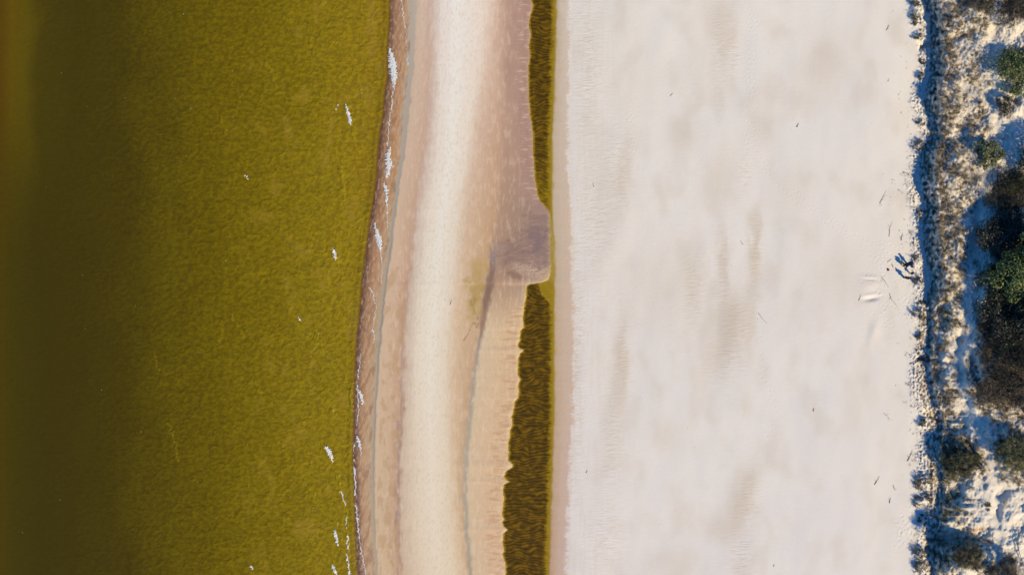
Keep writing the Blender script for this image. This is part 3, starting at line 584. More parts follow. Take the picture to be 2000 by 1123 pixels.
def shal(x, y):
    wx = x + (fbm(x / 8, y / 8, 311, 2) - .5) * 6
    dg = np.interp(y, [-60, 180, 300, 410, 545, 552, 600, 606, 620], [0, 0, .1, .65, .95, .9, .5, 0, 0])
    ln = np.interp(y, [545, 552, 575, 596, 604], [1040, 1048, 1058, 1076, 1090])
    return np.where(y > 545, np.where((wx > ln) & (y < 606), .85, 0), dg * .6)
pool('tide_pool', -60, 1190, lambda y: upL(y) - .5, lambda y: upR(y) + .5, shal)

# ------------------------------------------------------------------ foam
def foam(name, pts, hf, label, cat, kind=None, seed=0, thr=1.0, group=None, dz=.03, hole=.5):
    P = np.array([p[:2] for p in pts], float); wd = [p[2] for p in pts]; mw = max(wd) + 3
    st = .7; xs = np.arange(P[:, 0].min() - mw, P[:, 0].max() + mw, st); ys = np.arange(P[:, 1].min() - mw, P[:, 1].max() + mw, st)
    X, Y = np.meshgrid(xs, ys)
    wx = X + (fbm(X / 4, Y / 4, seed, 3) - .5) * 6; wy = Y + (fbm(X / 4, Y / 4, seed + 5, 3) - .5) * 6
    d, t = polydist(wx, wy, pts); W = np.interp(t, np.linspace(0, 1, len(pts)), wd) * 1.35
    q = d / W + (fbm(X / 3, Y / 3, seed + 9, 3) - .5) * hole * 2
    inside = q < thr
    m = inside[:-1, :-1] & inside[1:, :-1] & inside[:-1, 1:] & inside[1:, 1:]
    if not m.any(): return None
    h = hf(X, Y) + dz + np.clip(1 - q, 0, 1) * .10 * (0.4 + fbm(X / 2, Y / 2, seed + 12, 2)) - .03 * (~inside)
    co = np.stack([(X - 1000) * S, (561.5 - Y) * S, h], -1).reshape(-1, 3); ny, nx = X.shape
    idx = np.arange(nx * ny).reshape(ny, nx); F = np.stack([idx[1:, :-1], idx[1:, 1:], idx[:-1, 1:], idx[:-1, :-1]], -1)[m]
    u, inv = np.unique(F.ravel(), return_inverse=True)
    return mesh_np(name, co[u], inv.reshape(-1, 4), M_foam, label=label, category=cat, kind=kind, group=group)
SEA = lambda x, y: sea_h(x, y)
GR = lambda x, y: np.maximum(ground_h(x, y), 0.0)
WC = [([(674, 203, .6), (680, 218, 2.6), (684, 236, 3.2), (686, 246, .8)], 'ragged white breaker crest in the olive sea near the top of the picture'),
      ([(649, 484, .8), (654, 495, 2.6), (656, 507, 1.2)], 'small white breaker crest in the sea level with the middle of the pools'),
      ([(636, 871, 1.5), (643, 880, 4.2), (648, 892, 2.8), (651, 903, .8)], 'broadest white breaker crest in the lower part of the sea'),
      ([(654, 1034, 1), (657, 1046, 3), (660, 1062, 1.5)], 'thin white breaker crest near the bottom of the sea'),
      ([(649, 1100, .8), (653, 1110, 2.5), (658, 1122, 1.5)], 'white breaker crest cut by the bottom edge of the picture'),
      ([(477, 340, .8), (481, 345, 1.8), (484, 350, .8)], 'tiny white fleck of breaking water far out in the upper sea'),
      ([(487, 1102, .8), (492, 1107, 2.2), (498, 1112, .8)], 'tiny white fleck of breaking water at the bottom far from shore'),
      ([(583, 618, .7), (586, 623, 1.5), (588, 627, .5)], 'tiny pale fleck of breaking water in the middle of the sea'),
      ([(661, 206, .8), (657, 214, 1.2)], 'faint foam curl beside the topmost breaker crest')]
for i, (p, l) in enumerate(WC): foam('whitecap', p, SEA, l, 'whitecap', seed=400 + i * 17)
SWF = [([(760, 94, 1), (764, 108, 4), (768, 130, 6.2), (770, 152, 5.2), (770, 170, 1.5)], 'largest foam patch on the swash at the top of the shore', .55),
       ([(762, 288, 1.5), (759, 305, 4), (761, 325, 5), (756, 345, 2.5)], 'foam patch on the wet shore second from the top', .7),
       ([(750, 358, 1.5), (755, 372, 3.2), (756, 400, 1.6)], 'narrow curved foam patch below the second one', .6),
       ([(732, 436, 1.2), (737, 455, 4), (742, 474, 4.4), (744, 490, 1.4)], 'pointed foam patch on the shore level with the purple sand', .65),
       ([(700, 762, 1.5), (706, 772, 3), (708, 786, 2)], 'small curled foam patch on the lower shore', .6),
       ([(697, 850, 1.5), (702, 862, 3), (705, 878, 1.5)], 'small foam patch just above the bottom stretch of shore', .6)]
for i, (p, l, hz) in enumerate(SWF): foam('foam_patch', p, GR, l, 'foam', seed=600 + i * 13, dz=.05, hole=hz)
# thin lines of foam left at the edge of the swash and along the lip: one continuous stuff
def foam_lines():
    cs = []; fs = []; n = 0
    L = [([(783, 0, .6), (787, 25, .5), (788, 36, .7), (793, 60, .4), (797, 130, .5)], GR), ([(770, 168, .8), (767, 185, .7), (765, 210, .9), (759, 250, .6), (757, 285, .9)], GR),
         ([(757, 400, .7), (757, 445, .5)], GR), ([(744, 488, .7), (747, 520, .5), (744, 556, .5)], GR), ([(722, 562, .6), (730, 575, .5), (735, 600, .5), (729, 640, .5)], GR), ([(727, 640, .7), (731, 655, 1.0), (730, 670, .5)], GR),
         ([(705, 690, .6), (702, 712, .7), (699, 740, .5)], GR), ([(698, 752, .6), (701, 800, .7), (697, 830, .8)], GR), ([(705, 880, .9), (706, 895, .5)], GR), ([(691, 868, 1.2), (688, 890, 1.4), (693, 930, 1.6), (694, 965, .9)], GR), ([(695, 985, .8), (699, 1020, 1.2), (703, 1060, .9), (711, 1100, .7), (716, 1125, .5)], GR),
         ([(668, 960, .7), (674, 985, .6)], SEA), ([(677, 1010, 1.0), (676, 1030, .5)], SEA), ([(679, 1045, 1), (679, 1070, .8)], SEA), ([(677, 1080, 1), (680, 1100, 1), (684, 1123, .8)], SEA), ([(760, 150, .5), (757, 175, .5)], SEA), ([(693, 960, .5), (697, 1000, .5), (700, 1040, .8)], SEA)]
    for i, (pts, hf) in enumerate(L):
        P = np.array([p[:2] for p in pts], float); st = .5
        xs = np.arange(P[:, 0].min() - 5, P[:, 0].max() + 5, st); ys = np.arange(P[:, 1].min() - 2, P[:, 1].max() + 2, st); X, Y = np.meshgrid(xs, ys)
        wx = X + (fbm(X / 7, Y / 7, 700 + i, 3) - .5) * 6
        d, t = polydist(wx, Y, pts); W = np.interp(t, np.linspace(0, 1, len(pts)), [p[2] for p in pts]) * (.5 + 1.2 * vn(X / 5, Y / 5, 720 + i))
        m = d < W; m[:, -1] = False; m[-1, :] = False; j, k = np.nonzero(m)
        if not len(j): continue
        h = hf(X, Y) + .03
        for a, (dj, dk) in enumerate(((1, 0), (1, 1), (0, 1), (0, 0))):
            cs.append(None)
        q = np.stack([np.stack([(X[j + dj, k + dk] - 1000) * S, (561.5 - Y[j + dj, k + dk]) * S, h[j + dj, k + dk]], -1) for dj, dk in ((1, 0), (1, 1), (0, 1), (0, 0))], 1)
        cs = [c for c in cs if c is not None]; cs.append(q.reshape(-1, 3)); fs.append(n + np.arange(len(j) * 4).reshape(-1, 4)); n += len(j) * 4
    # scattered flecks on the sea
    fl = []
    for _ in range(70):
        x = random.uniform(20, 690); y = random.uniform(5, 1120)
        if random.random() > .25 + x / 900: continue
        r = random.uniform(.35, .8) * S; p = at(x, y, float(sea_h(np.array([x]), np.array([y]))[0]) + .04)
        fl.append([(p.x - r, p.y, p.z), (p.x, p.y - r * .6, p.z + .01), (p.x + r, p.y + r * .2, p.z), (p.x, p.y + r, p.z + .02)])
    fl = np.array(fl); cs.append(fl.reshape(-1, 3)); fs.append(n + np.arange(len(fl) * 4).reshape(-1, 4))
    mesh_np('foam_lines', np.concatenate(cs), np.concatenate(fs), M_foam, kind='stuff', label='thin broken lines of white foam along the swash edge and flecks on the sea', category='foam')
foam_lines()

# ------------------------------------------------------------------ dune grass
def blade_geo(V, F, Cc, base, az, lean, L, w, col, curve=.5):
    d = Vector((math.cos(az), math.sin(az), 0)); s = Vector((-d.y, d.x, 0)) * w
    p1 = base + d * (L * lean * .35) + Vector((0, 0, L * .6)); p2 = base + d * (L * lean * (1.0 + curve * .3)) + Vector((0, 0, L * max(.15, .95 - lean * .6)))
    n = len(V); V += [base - s, base + s, p1 + s * .8, p1 - s * .8, p2]; F += [(n, n + 1, n + 2), (n, n + 2, n + 3), (n + 3, n + 2, n + 4)]
    dark = tuple(c * .75 for c in col); Cc += [dark, dark, col, col, tuple(c * 1.15 for c in col)]
TAN = [(.25, .185, .10), (.31, .24, .14), (.18, .14, .075), (.12, .105, .05), (.36, .30, .20)]
OLIVE = [(.13, .12, .045), (.19, .165, .065), (.08, .08, .03), (.24, .20, .09), (.055, .06, .025)]
DARK = [(.05, .045, .022), (.08, .065, .035), (.035, .035, .02), (.12, .095, .05)]
BROWN = [(.09, .065, .04), (.13, .09, .05), (.06, .045, .028), (.17, .12, .07), (.05, .05, .02)]
WIND = math.atan2(-.7, -.72)
def tuft_mesh(name, pal, nb, size, seed):
    rnd = random.Random(seed); V = []; F = []; Cc = []
    for _ in range(nb):
        a = rnd.uniform(0, 6.283) if rnd.random() < .55 else WIND + rnd.gauss(0, .5)
        r = abs(rnd.gauss(0, .12)) * size; b = Vector((math.cos(a) * r, math.sin(a) * r, -.05))
        blade_geo(V, F, Cc, b, a + rnd.gauss(0, .3), rnd.uniform(.3, 1.1), size * rnd.uniform(.5, 1), .016 + .012 * rnd.random(), rnd.choice(pal))
    me = mesh_np(name, np.array([tuple(v) for v in V]), np.array(F), M_tuft, cols=np.array(Cc), smooth=False)
    m = me.data; bpy.data.objects.remove(me); return m
TM = {'tan': [tuft_mesh('grass_tuft', TAN, 34, .75, s) for s in range(5)], 'olive': [tuft_mesh('grass_tuft', OLIVE, 40, .9, 10 + s) for s in range(4)]}

def sample_veg(n, thr):
    out = []
    while len(out) < n:
        x = rng.uniform(1815, 2050, 6000); y = rng.uniform(-30, 1150, 6000)
        v = veg_density(x, y) * (.10 + 1.5 * ss(.48, .62, fbm(x / 7, y / 7, 115, 4)))
        k = rng.random(6000) < v * thr
        out += list(zip(x[k], y[k], v[k]))
    return out[:n]
def is_olive(x, y): return max(float(gau(x, y, 1872, 895, 46, 40)), float(gau(x, y, 1985, 885, 44, 46)), float(gau(x, y, 1852, 985, 36, 26)), float(gau(x, y, 1850, 600, 20, 40)) * .7, float(gau(x, y, 1890, 1085, 60, 30)), float(gau(x, y, 1930, 300, 30, 40)))
def ZN(y):
    for lim, t in ((60, 'on the brown grassy dune crest at the top edge'), (190, 'on the dune between the scarp and the round green shrub'), (290, 'on the dune between the round green shrub and the yellowish bush'), (400, 'on the dune beside the dark leafless thicket'), (520, 'on the dune level with the people and left of the dark trees'), (680, 'on the dune strip between the scarp and the long sandy path'), (850, 'on the dune beside the fork of the sandy path'), (960, 'on the olive hummock in the lower dune'), (1040, 'on the sand above the brown hollow')):
        if y < lim: return t
    return 'around the brown hollow near the bottom edge'
pts = sample_veg(300, .5)
ph = ground_h(np.array([p[0] for p in pts]), np.array([p[1] for p in pts]))
for i, (x, y, v) in enumerate(pts):
    ol = is_olive(x, y) > .45
    ms = TM['olive' if ol else 'tan']; o = bpy.data.objects.new('grass_tuft', ms[i % len(ms)])
    link(o, None, category='grass tuft', label=('olive grass tuft ' if ol else 'tan grass tuft ') + ZN(y), group=('olive' if ol else 'tan') + ' grass tufts ' + ZN(y))
    o.location = at(x, y, float(ph[i])); o.rotation_euler.z = random.gauss(0, .5); s = random.uniform(.8, 1.5); o.scale = (s, s, s * random.uniform(.7, 1.1))
def grass_mass(name, label, n, thr, pal_fn, size, nb, sampler=None):
    P = sampler or sample_veg(n, thr)
    hh = ground_h(np.array([p[0] for p in P]), np.array([p[1] for p in P])); V = []; F = []; Cc = []
    for i, p in enumerate(P):
        b0 = at(p[0], p[1], float(hh[i]) - .04); pal = pal_fn(p[0], p[1]); s = size * random.uniform(.6, 1.3) * (.7 + .4 * min(p[2], 1.3))
        for _ in range(nb):
            a = random.uniform(0, 6.283) if random.random() < .45 else WIND + random.gauss(0, .5)
            b = b0 + Vector((random.gauss(0, .10), random.gauss(0, .10), 0)) 
            blade_geo(V, F, Cc, b, a, random.uniform(.3, 1.15), s * random.uniform(.5, 1), .014 + .012 * random.random(), random.choice(pal))
    mesh_np(name, np.array([tuple(v) for v in V]), np.array(F), M_grass, cols=np.array(Cc), smooth=False, kind='stuff', label=label, category='grass')
def palf(x, y):
    if is_olive(x, y) > .4: return OLIVE
    if gau(x, y, 1950, 760, 60, 44, 20) > .35 or gau(x, y, 1925, 660, 20, 40) > .4: return BROWN
    if x < crest(y) + 8: return BROWN
    q = random.random(); return TAN if q < .55 else (BROWN if q < .88 else DARK)
grass_mass('dune_grass', 'dry tan and olive grass growing over the white dune', 6500, .8, palf, .38, 7)
# grass hanging over the scarp edge, and fringe at its foot
sc = []
for _ in range(1250):
    y = random.uniform(-30, 1150); cr_ = float(crest(y)); x = cr_ + random.gauss(3, 9)
    if vn(np.array([y / 11.]), np.array([x / 11.]), 5)[0] > .47: sc.append((x, y, .8))
grass_mass('scarp_grass', 'dark roots and grass hanging down the shaded face of the scarp', 0, 0, lambda x, y: TAN if random.random() < .3 else (BROWN if random.random() < .6 else DARK), .5, 8, sc)
fr = []
for _ in range(700):
    y = random.uniform(-30, 1150); x = float(shL(y)) + random.gauss(-14, 7)
    if vn(np.array([y / 14.]), np.array([x / 14.]), 6)[0] > .55: fr.append((x, y, .3))
grass_mass('foot_grass', 'sparse dark grass sprouts along the foot of the scarp', 0, 0, lambda x, y: DARK, .42, 6, fr)

# small mounds of dark grass at the foot of the scarp
CL = [(1790, 8, 9, 'topmost dark grass clump at the foot of the scarp'), (1788, 30, 9, 'dark grass clump just below the topmost one'), (1787, 46, 6, 'lowest clump of the dark strip at the top of the scarp foot'), (1793, 71, 7, 'round dark grass clump ringed by bright sand near the top'),
      (1802, 120, 6, 'small grass clump on slumped sand beside the upper scarp'), (1800, 148, 8, 'dark grass clump half way down the upper slump of sand'), (1796, 283, 12, 'broad dark grass clump beside the widest slump of sand'), (1799, 240, 7, 'grass clump on the bright lumpy sand left of the scarp shadow'), (1796, 418, 8, 'grass clump above the group of people at the scarp foot'),
      (1787, 502, 7, 'dark clump standing in for a sand shadow right of the pink hat'), (1793, 548, 9, 'dark grass clump just below the group of people'), (1799, 592, 7, 'small grass clump between two larger ones below the people'), (1797, 614, 13, 'large dark grass mound below the group of people'), (1797, 655, 6, 'small round dark clump below the large mound'), (1803, 826, 8, 'round dark clump beside the blue wedge of shade'),  # first clump takes the place of a shadow under a sand overhang
      (1802, 936, 10, 'dark clump topmost of the cluster left of the olive hummock'), (1796, 946, 11, 'biggest dark clump left of the olive hummock'), (1819, 936, 8, 'dark clump nearest the olive hummock'), (1795, 981, 10, 'dark clump below the cluster beside the olive hummock'), (1814, 972, 9, 'ragged clump between the lower cluster and the scarp'), (1800, 1012, 7, 'small round clump above the brown hollow'), (1797, 1078, 11, 'dark clump left of the brown hollow'), (1798, 1104, 12, 'lowest dark clump at the foot of the scarp'), (1930, 988, 7, 'small dark clump alone on the bright sand bowl')]
for i, (x, y, r, lab) in enumerate(CL):
    V = []; F = []; Cc = []; b0 = at(x, y, gh(x, y)); rr = r * S * 1.25; ax = random.uniform(0, 3.14); el = random.uniform(.55, .8)
    n = int(120 + rr * rr * 420); k = 0
    while k < n:
        a = random.uniform(0, 6.283); q = rr * math.sqrt(random.random()); px_, py_ = math.cos(a) * q, math.sin(a) * q * el
        px_, py_ = px_ * math.cos(ax) - py_ * math.sin(ax), px_ * math.sin(ax) + py_ * math.cos(ax)
        if vn(px_ * 2.2 + i * 7.1, py_ * 2.2, 9) < .28 + .22 * q / rr: k += .5; continue
        k += 1; gx, gy = x + px_ / S, y - py_ / S
        b = Vector((px_, py_, min(.3, max(-.5, gh(gx, gy) - b0.z)) - .05)) if k % 3 == 0 else Vector((px_, py_, b.z if V else 0))
        blade_geo(V, F, Cc, b, WIND + random.gauss(0, 1.1), random.uniform(.4, 1.1), random.uniform(.14, .34), .02 + .014 * random.random(), random.choice(DARK + BROWN[:1]))
    o = mesh_np('grass_clump', np.array([tuple(v) for v in V]), np.array(F), M_grass, cols=np.array(Cc), smooth=False, label=lab, category='grass clump', group='dark grass clumps along the scarp foot'); o.location = b0

# ------------------------------------------------------------------ shrubs and trees
GREEN = [(.055, .075, .018), (.085, .11, .022), (.12, .15, .03), (.035, .05, .015), (.16, .18, .04)]
DGREEN = [(.016, .022, .008), (.024, .030, .010), (.036, .042, .014), (.010, .013, .006)]
YGREEN = [(.10, .11, .03), (.15, .15, .045), (.07, .085, .025), (.20, .18, .07)]
TWIG = [(.026, .020, .014), (.045, .034, .022), (.018, .015, .011), (.07, .055, .035), (.02, .024, .011)]
def shrub(name, label, cat, cx, cy, rpx, H, pal, nleaf, leaf, flat=.55, seed=0, group=None, twiggy=False):
    rnd = random.Random(seed * 7 + 1)
    zc = H * .62; g = gh(min(cx, 2290), cy)
    base = at(cx, cy, g + zc); base.z = g
    root = thing(name, label, cat, base, group)
    R0 = rpx * S
    tb = MB()
    tips = []
    for k in range(3 if H < 2.5 else 5):
        a = rnd.uniform(0, 6.283); ln = R0 * rnd.uniform(.4, .75)
        p = [Vector((0, 0, -.15)), Vector((math.cos(a) * ln * .25, math.sin(a) * ln * .25, zc * .45)), Vector((math.cos(a) * ln * .7, math.sin(a) * ln * .7, zc * .85)), Vector((math.cos(a) * ln, math.sin(a) * ln, zc * 1.15))]
        tb.tube(p, [.03 * H, .022 * H, .014 * H, .004], 6); tips.append(p[2])
        for q in range(4):
            a2 = a + rnd.uniform(-1.2, 1.2); l2 = R0 * rnd.uniform(.3, .5); s0 = p[1].lerp(p[2], rnd.random())
            tb.tube([s0, s0 + Vector((math.cos(a2) * l2 * .6, math.sin(a2) * l2 * .6, l2 * .4)), s0 + Vector((math.cos(a2) * l2, math.sin(a2) * l2, l2 * .9))], [.01 * H, .006 * H, .003], 5)
    tb.build('trunk', M_bark, root, smooth=True)
    # clumps of leaves on a lumpy crown
    cl = []
    for k in range(int(16 + R0 * 13)):
        a = rnd.uniform(0, 6.283); q = R0 * math.sqrt(rnd.random()) * .9; lump = 1 + .35 * math.sin(a * 3 + seed) + .2 * math.sin(a * 5 + seed * 2)
        q = q * min(lump, 1.15); z = zc + (H - zc) * max(0, 1 - (q / R0) ** 2) * rnd.uniform(.55, 1.1) - rnd.random() * H * .25 * (q / R0)
        cl.append((Vector((math.cos(a) * q, math.sin(a) * q, z)), R0 * rnd.uniform(.14, .30), rnd.choice(range(len(pal)))))
    V = []; F = []; Cc = []
    for k in range(nleaf):
        c, r, pi_ = cl[rnd.randrange(len(cl))]
        d = Vector((rnd.gauss(0, 1), rnd.gauss(0, 1), rnd.gauss(0, 1) * flat)).normalized() * r * (rnd.random() ** .33)
        p = c + d; s = leaf * rnd.uniform(.5, 1.25) * 1.35
        n = (d.normalized() * .8 + Vector((rnd.gauss(0, .6), rnd.gauss(0, .6), rnd.gauss(.5, .5)))).normalized()
        u = n.orthogonal().normalized(); ang = rnd.uniform(0, 6.283); u = Matrix.Rotation(ang, 3, n) @ u; v = n.cross(u)
        col = pal[pi_] if rnd.random() < .6 else rnd.choice(pal); i = len(V)
        if twiggy: u *= 1.9; v *= .32
        V += [p - u * s, p - v * s * .55, p + u * s, p + v * s * .55]; F.append((i, i + 1, i + 2, i + 3)); Cc += [col] * 4
    mesh_np('crown', np.array([tuple(v) for v in V]), np.array(F), M_leaf if not twiggy else M_grass, root, cols=np.array(Cc), smooth=False)
    return root
SH = [('shrub', 'round dark green leafy shrub at the right edge near the top', 'shrub', 1978, 133, 40, 2.0, GREEN, 3600, .10, 0, False),
      ('shrub', 'yellowish green low bush left of the dark scrub, upper right', 'shrub', 1932, 300, 25, 1.5, YGREEN, 1800, .10, 1, False),
      ('shrub', 'dark scrub cut by the top edge at the right corner', 'shrub', 1990, 10, 40, 2.0, TWIG, 3200, .10, 2, True),
      ('shrub', 'dark brown leafless thicket at the right edge above the tall trees', 'shrub', 1978, 378, 46, 1.5, DGREEN + TWIG, 5200, .10, 3, True),
      ('tree', 'dark tree above the bright green crown at the right edge', 'tree', 1968, 455, 48, 2.1, DGREEN + TWIG, 6500, .11, 4, False),
      ('tree', 'tallest tree with sunlit bright green crown at the right edge', 'tree', 1983, 535, 44, 3.8, GREEN, 6500, .12, 5, False),
      ('tree', 'dark tree at the left side of the bright green crown', 'tree', 1955, 548, 36, 2.0, DGREEN, 4500, .11, 6, False),
      ('tree', 'nearly black thicket of trees below the bright green crown', 'tree', 1974, 636, 54, 2.2, DGREEN + TWIG[:3], 7500, .11, 7, False),
      ('shrub', 'black brown thicket in front of the lower trees at the right edge', 'shrub', 1990, 700, 54, 1.8, TWIG + DGREEN, 5600, .11, 8, True),
      ('shrub', 'brown leafless brush below the dark thicket', 'shrub', 1952, 758, 42, 1.0, BROWN, 4200, .10, 9, True),
      ('shrub', 'brown leafless brush at the right edge above the sandy fork', 'shrub', 1995, 775, 30, 1.6, BROWN, 3000, .10, 10, True),
      ('shrub', 'low brown brush between the sandy path and the dark trees', 'shrub', 1932, 640, 18, .8, BROWN, 1300, .09, 11, True),
      ('shrub', 'dark low brush above the blue shaded hollow on the right', 'shrub', 1926, 690, 18, .8, BROWN, 1300, .09, 12, True),
      ('shrub', 'olive grassy bush at the right edge beside the sandy bowl', 'shrub', 1990, 880, 30, 1.3, OLIVE, 3000, .12, 13, True),
      ('shrub', 'dark olive bush crowning the grassy hummock', 'shrub', 1884, 905, 26, .9, OLIVE + DARK, 2600, .12, 14, True),
      ('shrub', 'dark bush on the left half of the grassy hummock', 'shrub', 1856, 890, 18, .7, DARK + OLIVE[:2], 1700, .12, 15, True),
      ('shrub', 'dark brown brush on the sun side of the hollow', 'shrub', 1892, 1084, 26, 1.2, BROWN + DARK, 2200, .11, 16, True),
      ('shrub', 'dark bush cut by the bottom edge at the right corner', 'shrub', 1960, 1118, 26, 1.6, DARK + BROWN, 2400, .11, 17, True),
      ('shrub', 'dark brush between the top corner scrub and the path', 'shrub', 1922, 8, 22, 1.4, BROWN + DARK, 1800, .10, 18, True),
      ('shrub', 'thin dark scrub below the round green shrub', 'shrub', 1968, 205, 20, 1.1, TWIG, 1300, .10, 19, True),
      ('tree', 'tree beyond the right edge behind the green crown', 'tree', 2040, 480, 46, 5.0, GREEN, 4500, .13, 20, False),
      ('tree', 'tree beyond the right edge behind the black thicket', 'tree', 2045, 600, 46, 4.6, DGREEN, 4500, .13, 21, False),
      ('shrub', 'shrub beyond the right edge near the top', 'shrub', 2040, 300, 40, 3.2, DGREEN, 3000, .12, 22, False)]
for (nm, lab, cat, x, y, r, H, pal, nl, lf, sd_, tw) in SH: shrub(nm, lab, cat, x, y, r * 1.1, H, pal, int(nl * 1.5), lf, seed=sd_, twiggy=tw)

# ------------------------------------------------------------------ driftwood
def stick(label, pts, r0, twigs=1, cat='driftwood', name='driftwood_stick', lift=.03):
    c = np.mean([p[0] for p in pts]), np.mean([p[1] for p in pts]); b = at(c[0], c[1], gh(*c))
    P = [];
    for (x, y) in pts:
        p = at(x, y, gh(x, y)); P.append(p - b + Vector((0, 0, r0 * .7 + random.uniform(0, lift))))
    Q = []
    for a, d in zip(P[:-1], P[1:]): Q += [a, a.lerp(d, .5) + Vector((random.gauss(0, .02), random.gauss(0, .02), 0))]
    Q.append(P[-1]); n = len(Q); r0 *= .58; mb = MB(); mb.tube(Q, [r0 * (1 - .75 * i / (n - 1)) for i in range(n)], 6)
    L = (Q[-1] - Q[0]).length
    for k in range(twigs):
        s = Q[min(n - 2, 1 + k)]; d = (Q[-1] - Q[0]).normalized(); d = Matrix.Rotation(random.choice((-1, 1)) * random.uniform(.5, 1.1), 3, 'Z') @ d
        mb.tube([s, s + d * L * .18 + Vector((0, 0, .04)), s + d * L * .32 + Vector((0, 0, .08))], [r0 * .5, r0 * .35, r0 * .12], 5)
    o = mb.build(name, M_drift, None, smooth=True, label=label, category=cat); o.location = b
ST = [('short dark stick alone on the upper open beach', [(1556, 249), (1558, 245), (1560, 241)], .09, 0), ('tiny stick on the upper left part of the white beach', [(1309, 188), (1313, 184), (1315, 182)], .05, 0), ('long thin stick on the open beach right of the ripple patch', [(1481, 611), (1488, 621), (1498, 632)], .045, 0),
      ('short upright stick in the lower open beach', [(1588, 803), (1589, 799), (1590, 796)], .08, 0), ('straight stick left of the shallow pit in the sand', [(1677, 587), (1680, 580), (1681, 575)], .06, 0), ('long curved stick between the pit and the people', [(1720, 540), (1728, 549), (1736, 562)], .055, 1),
      ('bent stick below the curved one', [(1737, 573), (1741, 585), (1748, 593), (1753, 600)], .05, 1), ('forked stick above the people near the scarp', [(1718, 398), (1724, 386), (1731, 372)], .05, 2), ('stick with dark head on the sand above the people', [(1760, 470), (1761, 462), (1763, 455)], .07, 2), ('thin stick left of the one with a dark head', [(1736, 462), (1738, 445), (1743, 432)], .045, 2),
      ('short twig beside the forked stick', [(1753, 370), (1757, 373), (1760, 375)], .05, 1), ('dark branching twig at the upper end of the beach', [(1731, 60), (1734, 54), (1737, 50)], .06, 3), ('slender twig below the upper branching twig', [(1734, 160), (1736, 154)], .05, 0), ('long stick near the foot of the olive hummock', [(1772, 900), (1778, 888), (1782, 878)], .08, 2), ('slanted stick on the lower beach by the scarp', [(1708, 946), (1713, 938), (1718, 929)], .07, 1),
      ('crooked stick below the slanted one', [(1744, 947), (1748, 955), (1751, 956)], .05, 2), ('dark twig with a knot near the lower scarp', [(1737, 982), (1738, 976), (1739, 970)], .07, 2), ('small stick on the lowest part of the beach', [(1510, 1106), (1513, 1100)], .05, 0), ('short dark stick lying on the pale sand bar', [(879, 595), (881, 590), (882, 586)], .06, 0),
      ('small stick at the lower left of the white beach', [(1145, 923), (1147, 917)], .06, 0), ('curved twig near the left edge of the white beach', [(1160, 365), (1158, 361), (1160, 356)], .05, 0), ('thin stick in the upper part of the beach ripples', [(1451, 478), (1446, 470)], .05, 0), ('little stick on the beach above the pit', [(1733, 512), (1742, 505)], .045, 1), ('angled stick beside the people on open sand', [(1742, 516), (1744, 524)], .06, 3), ('thin crooked stick near the lower scarp foot', [(1725, 806), (1735, 815), (1744, 822)], .045, 2)]
for l, p, r, t in ST: stick(l, p, r, t)
# bare curving branch on the sand at the lower right
stick('long bare looping branch on the bright sand at the lower right edge', [(1996, 1095), (1988, 1078), (1984, 1060), (1981, 1048), (1986, 1036), (1993, 1028)], .085, 0, 'branch', 'bare_branch', .3)
stick('thinner bare branch crossing the looping one at the right edge', [(1982, 1058), (1990, 1062), (1998, 1060), (2006, 1066)], .06, 2, 'branch', 'bare_branch', .3)
stick('bare branch end hanging at the right edge of the sand', [(1994, 1038), (1993, 1050), (1998, 1066)], .05, 2, 'branch', 'bare_branch', .3)
stick('thin bare branches lying over the end of the brown hollow', [(1930, 1040), (1944, 1052), (1952, 1062)], .06, 3, 'branch', 'bare_branch', .2)

# scattered wrack, shells and litter
mb = MB(); mb2 = MB()
def bit(m, x, y, s, col, k=1):
    b = at(x, y, gh(x, y)); a = random.uniform(0, 3.14)
    for _ in range(k):
        m.box((b.x + random.gauss(0, s * .8) * (k > 1), b.y + random.gauss(0, s * .8) * (k > 1), b.z + s * .15), (s * random.uniform(.6, 2.2), s * random.uniform(.25, .5), s * .35), a + random.gauss(0, .6), .6, col)
for _ in range(480):
    y = random.uniform(0, 1123); x = float(shL(y)) - abs(random.gauss(14, 22)) - 4
    if vn(np.array([x / 16.]), np.array([y / 26.]), 77)[0] < .5: continue
    bit(mb, x, y, random.uniform(.05, .13), random.choice(((.06, .05, .04), (.13, .11, .08), (.20, .16, .12))), random.choice((1, 1, 2, 3)))
for _ in range(50):
    bit(mb, random.uniform(1140, 1760), random.uniform(0, 1123), random.uniform(.04, .09), (.14, .12, .10))
mb.build('wrack', M_litter, kind='stuff', label='scattered dark seaweed bits and twigs on the beach below the scarp', category='seaweed')
for cx, cy, rx, ry, n in ((1038, 320, 10, 40, 24), (1050, 480, 16, 36, 50), (965, 500, 4, 20, 20), (900, 930, 10, 160, 40), (975, 88, 5, 3, 6), (974, 394, 7, 4, 12), (1084, 950, 2, 2, 4), (970, 1040, 4, 8, 5), (860, 700, 60, 260, 40), (1000, 560, 30, 60, 10), (950, 250, 50, 150, 16)):
    for _ in range(n): bit(mb2, random.gauss(cx, rx * .7), random.gauss(cy, ry * .7), random.uniform(.03, .075), random.choice(((.07, .05, .035), (.14, .10, .07))))
mb2.build('shells', M_litter, kind='stuff', label='tiny dark shells and weed specks on the sand bar', category='shells')

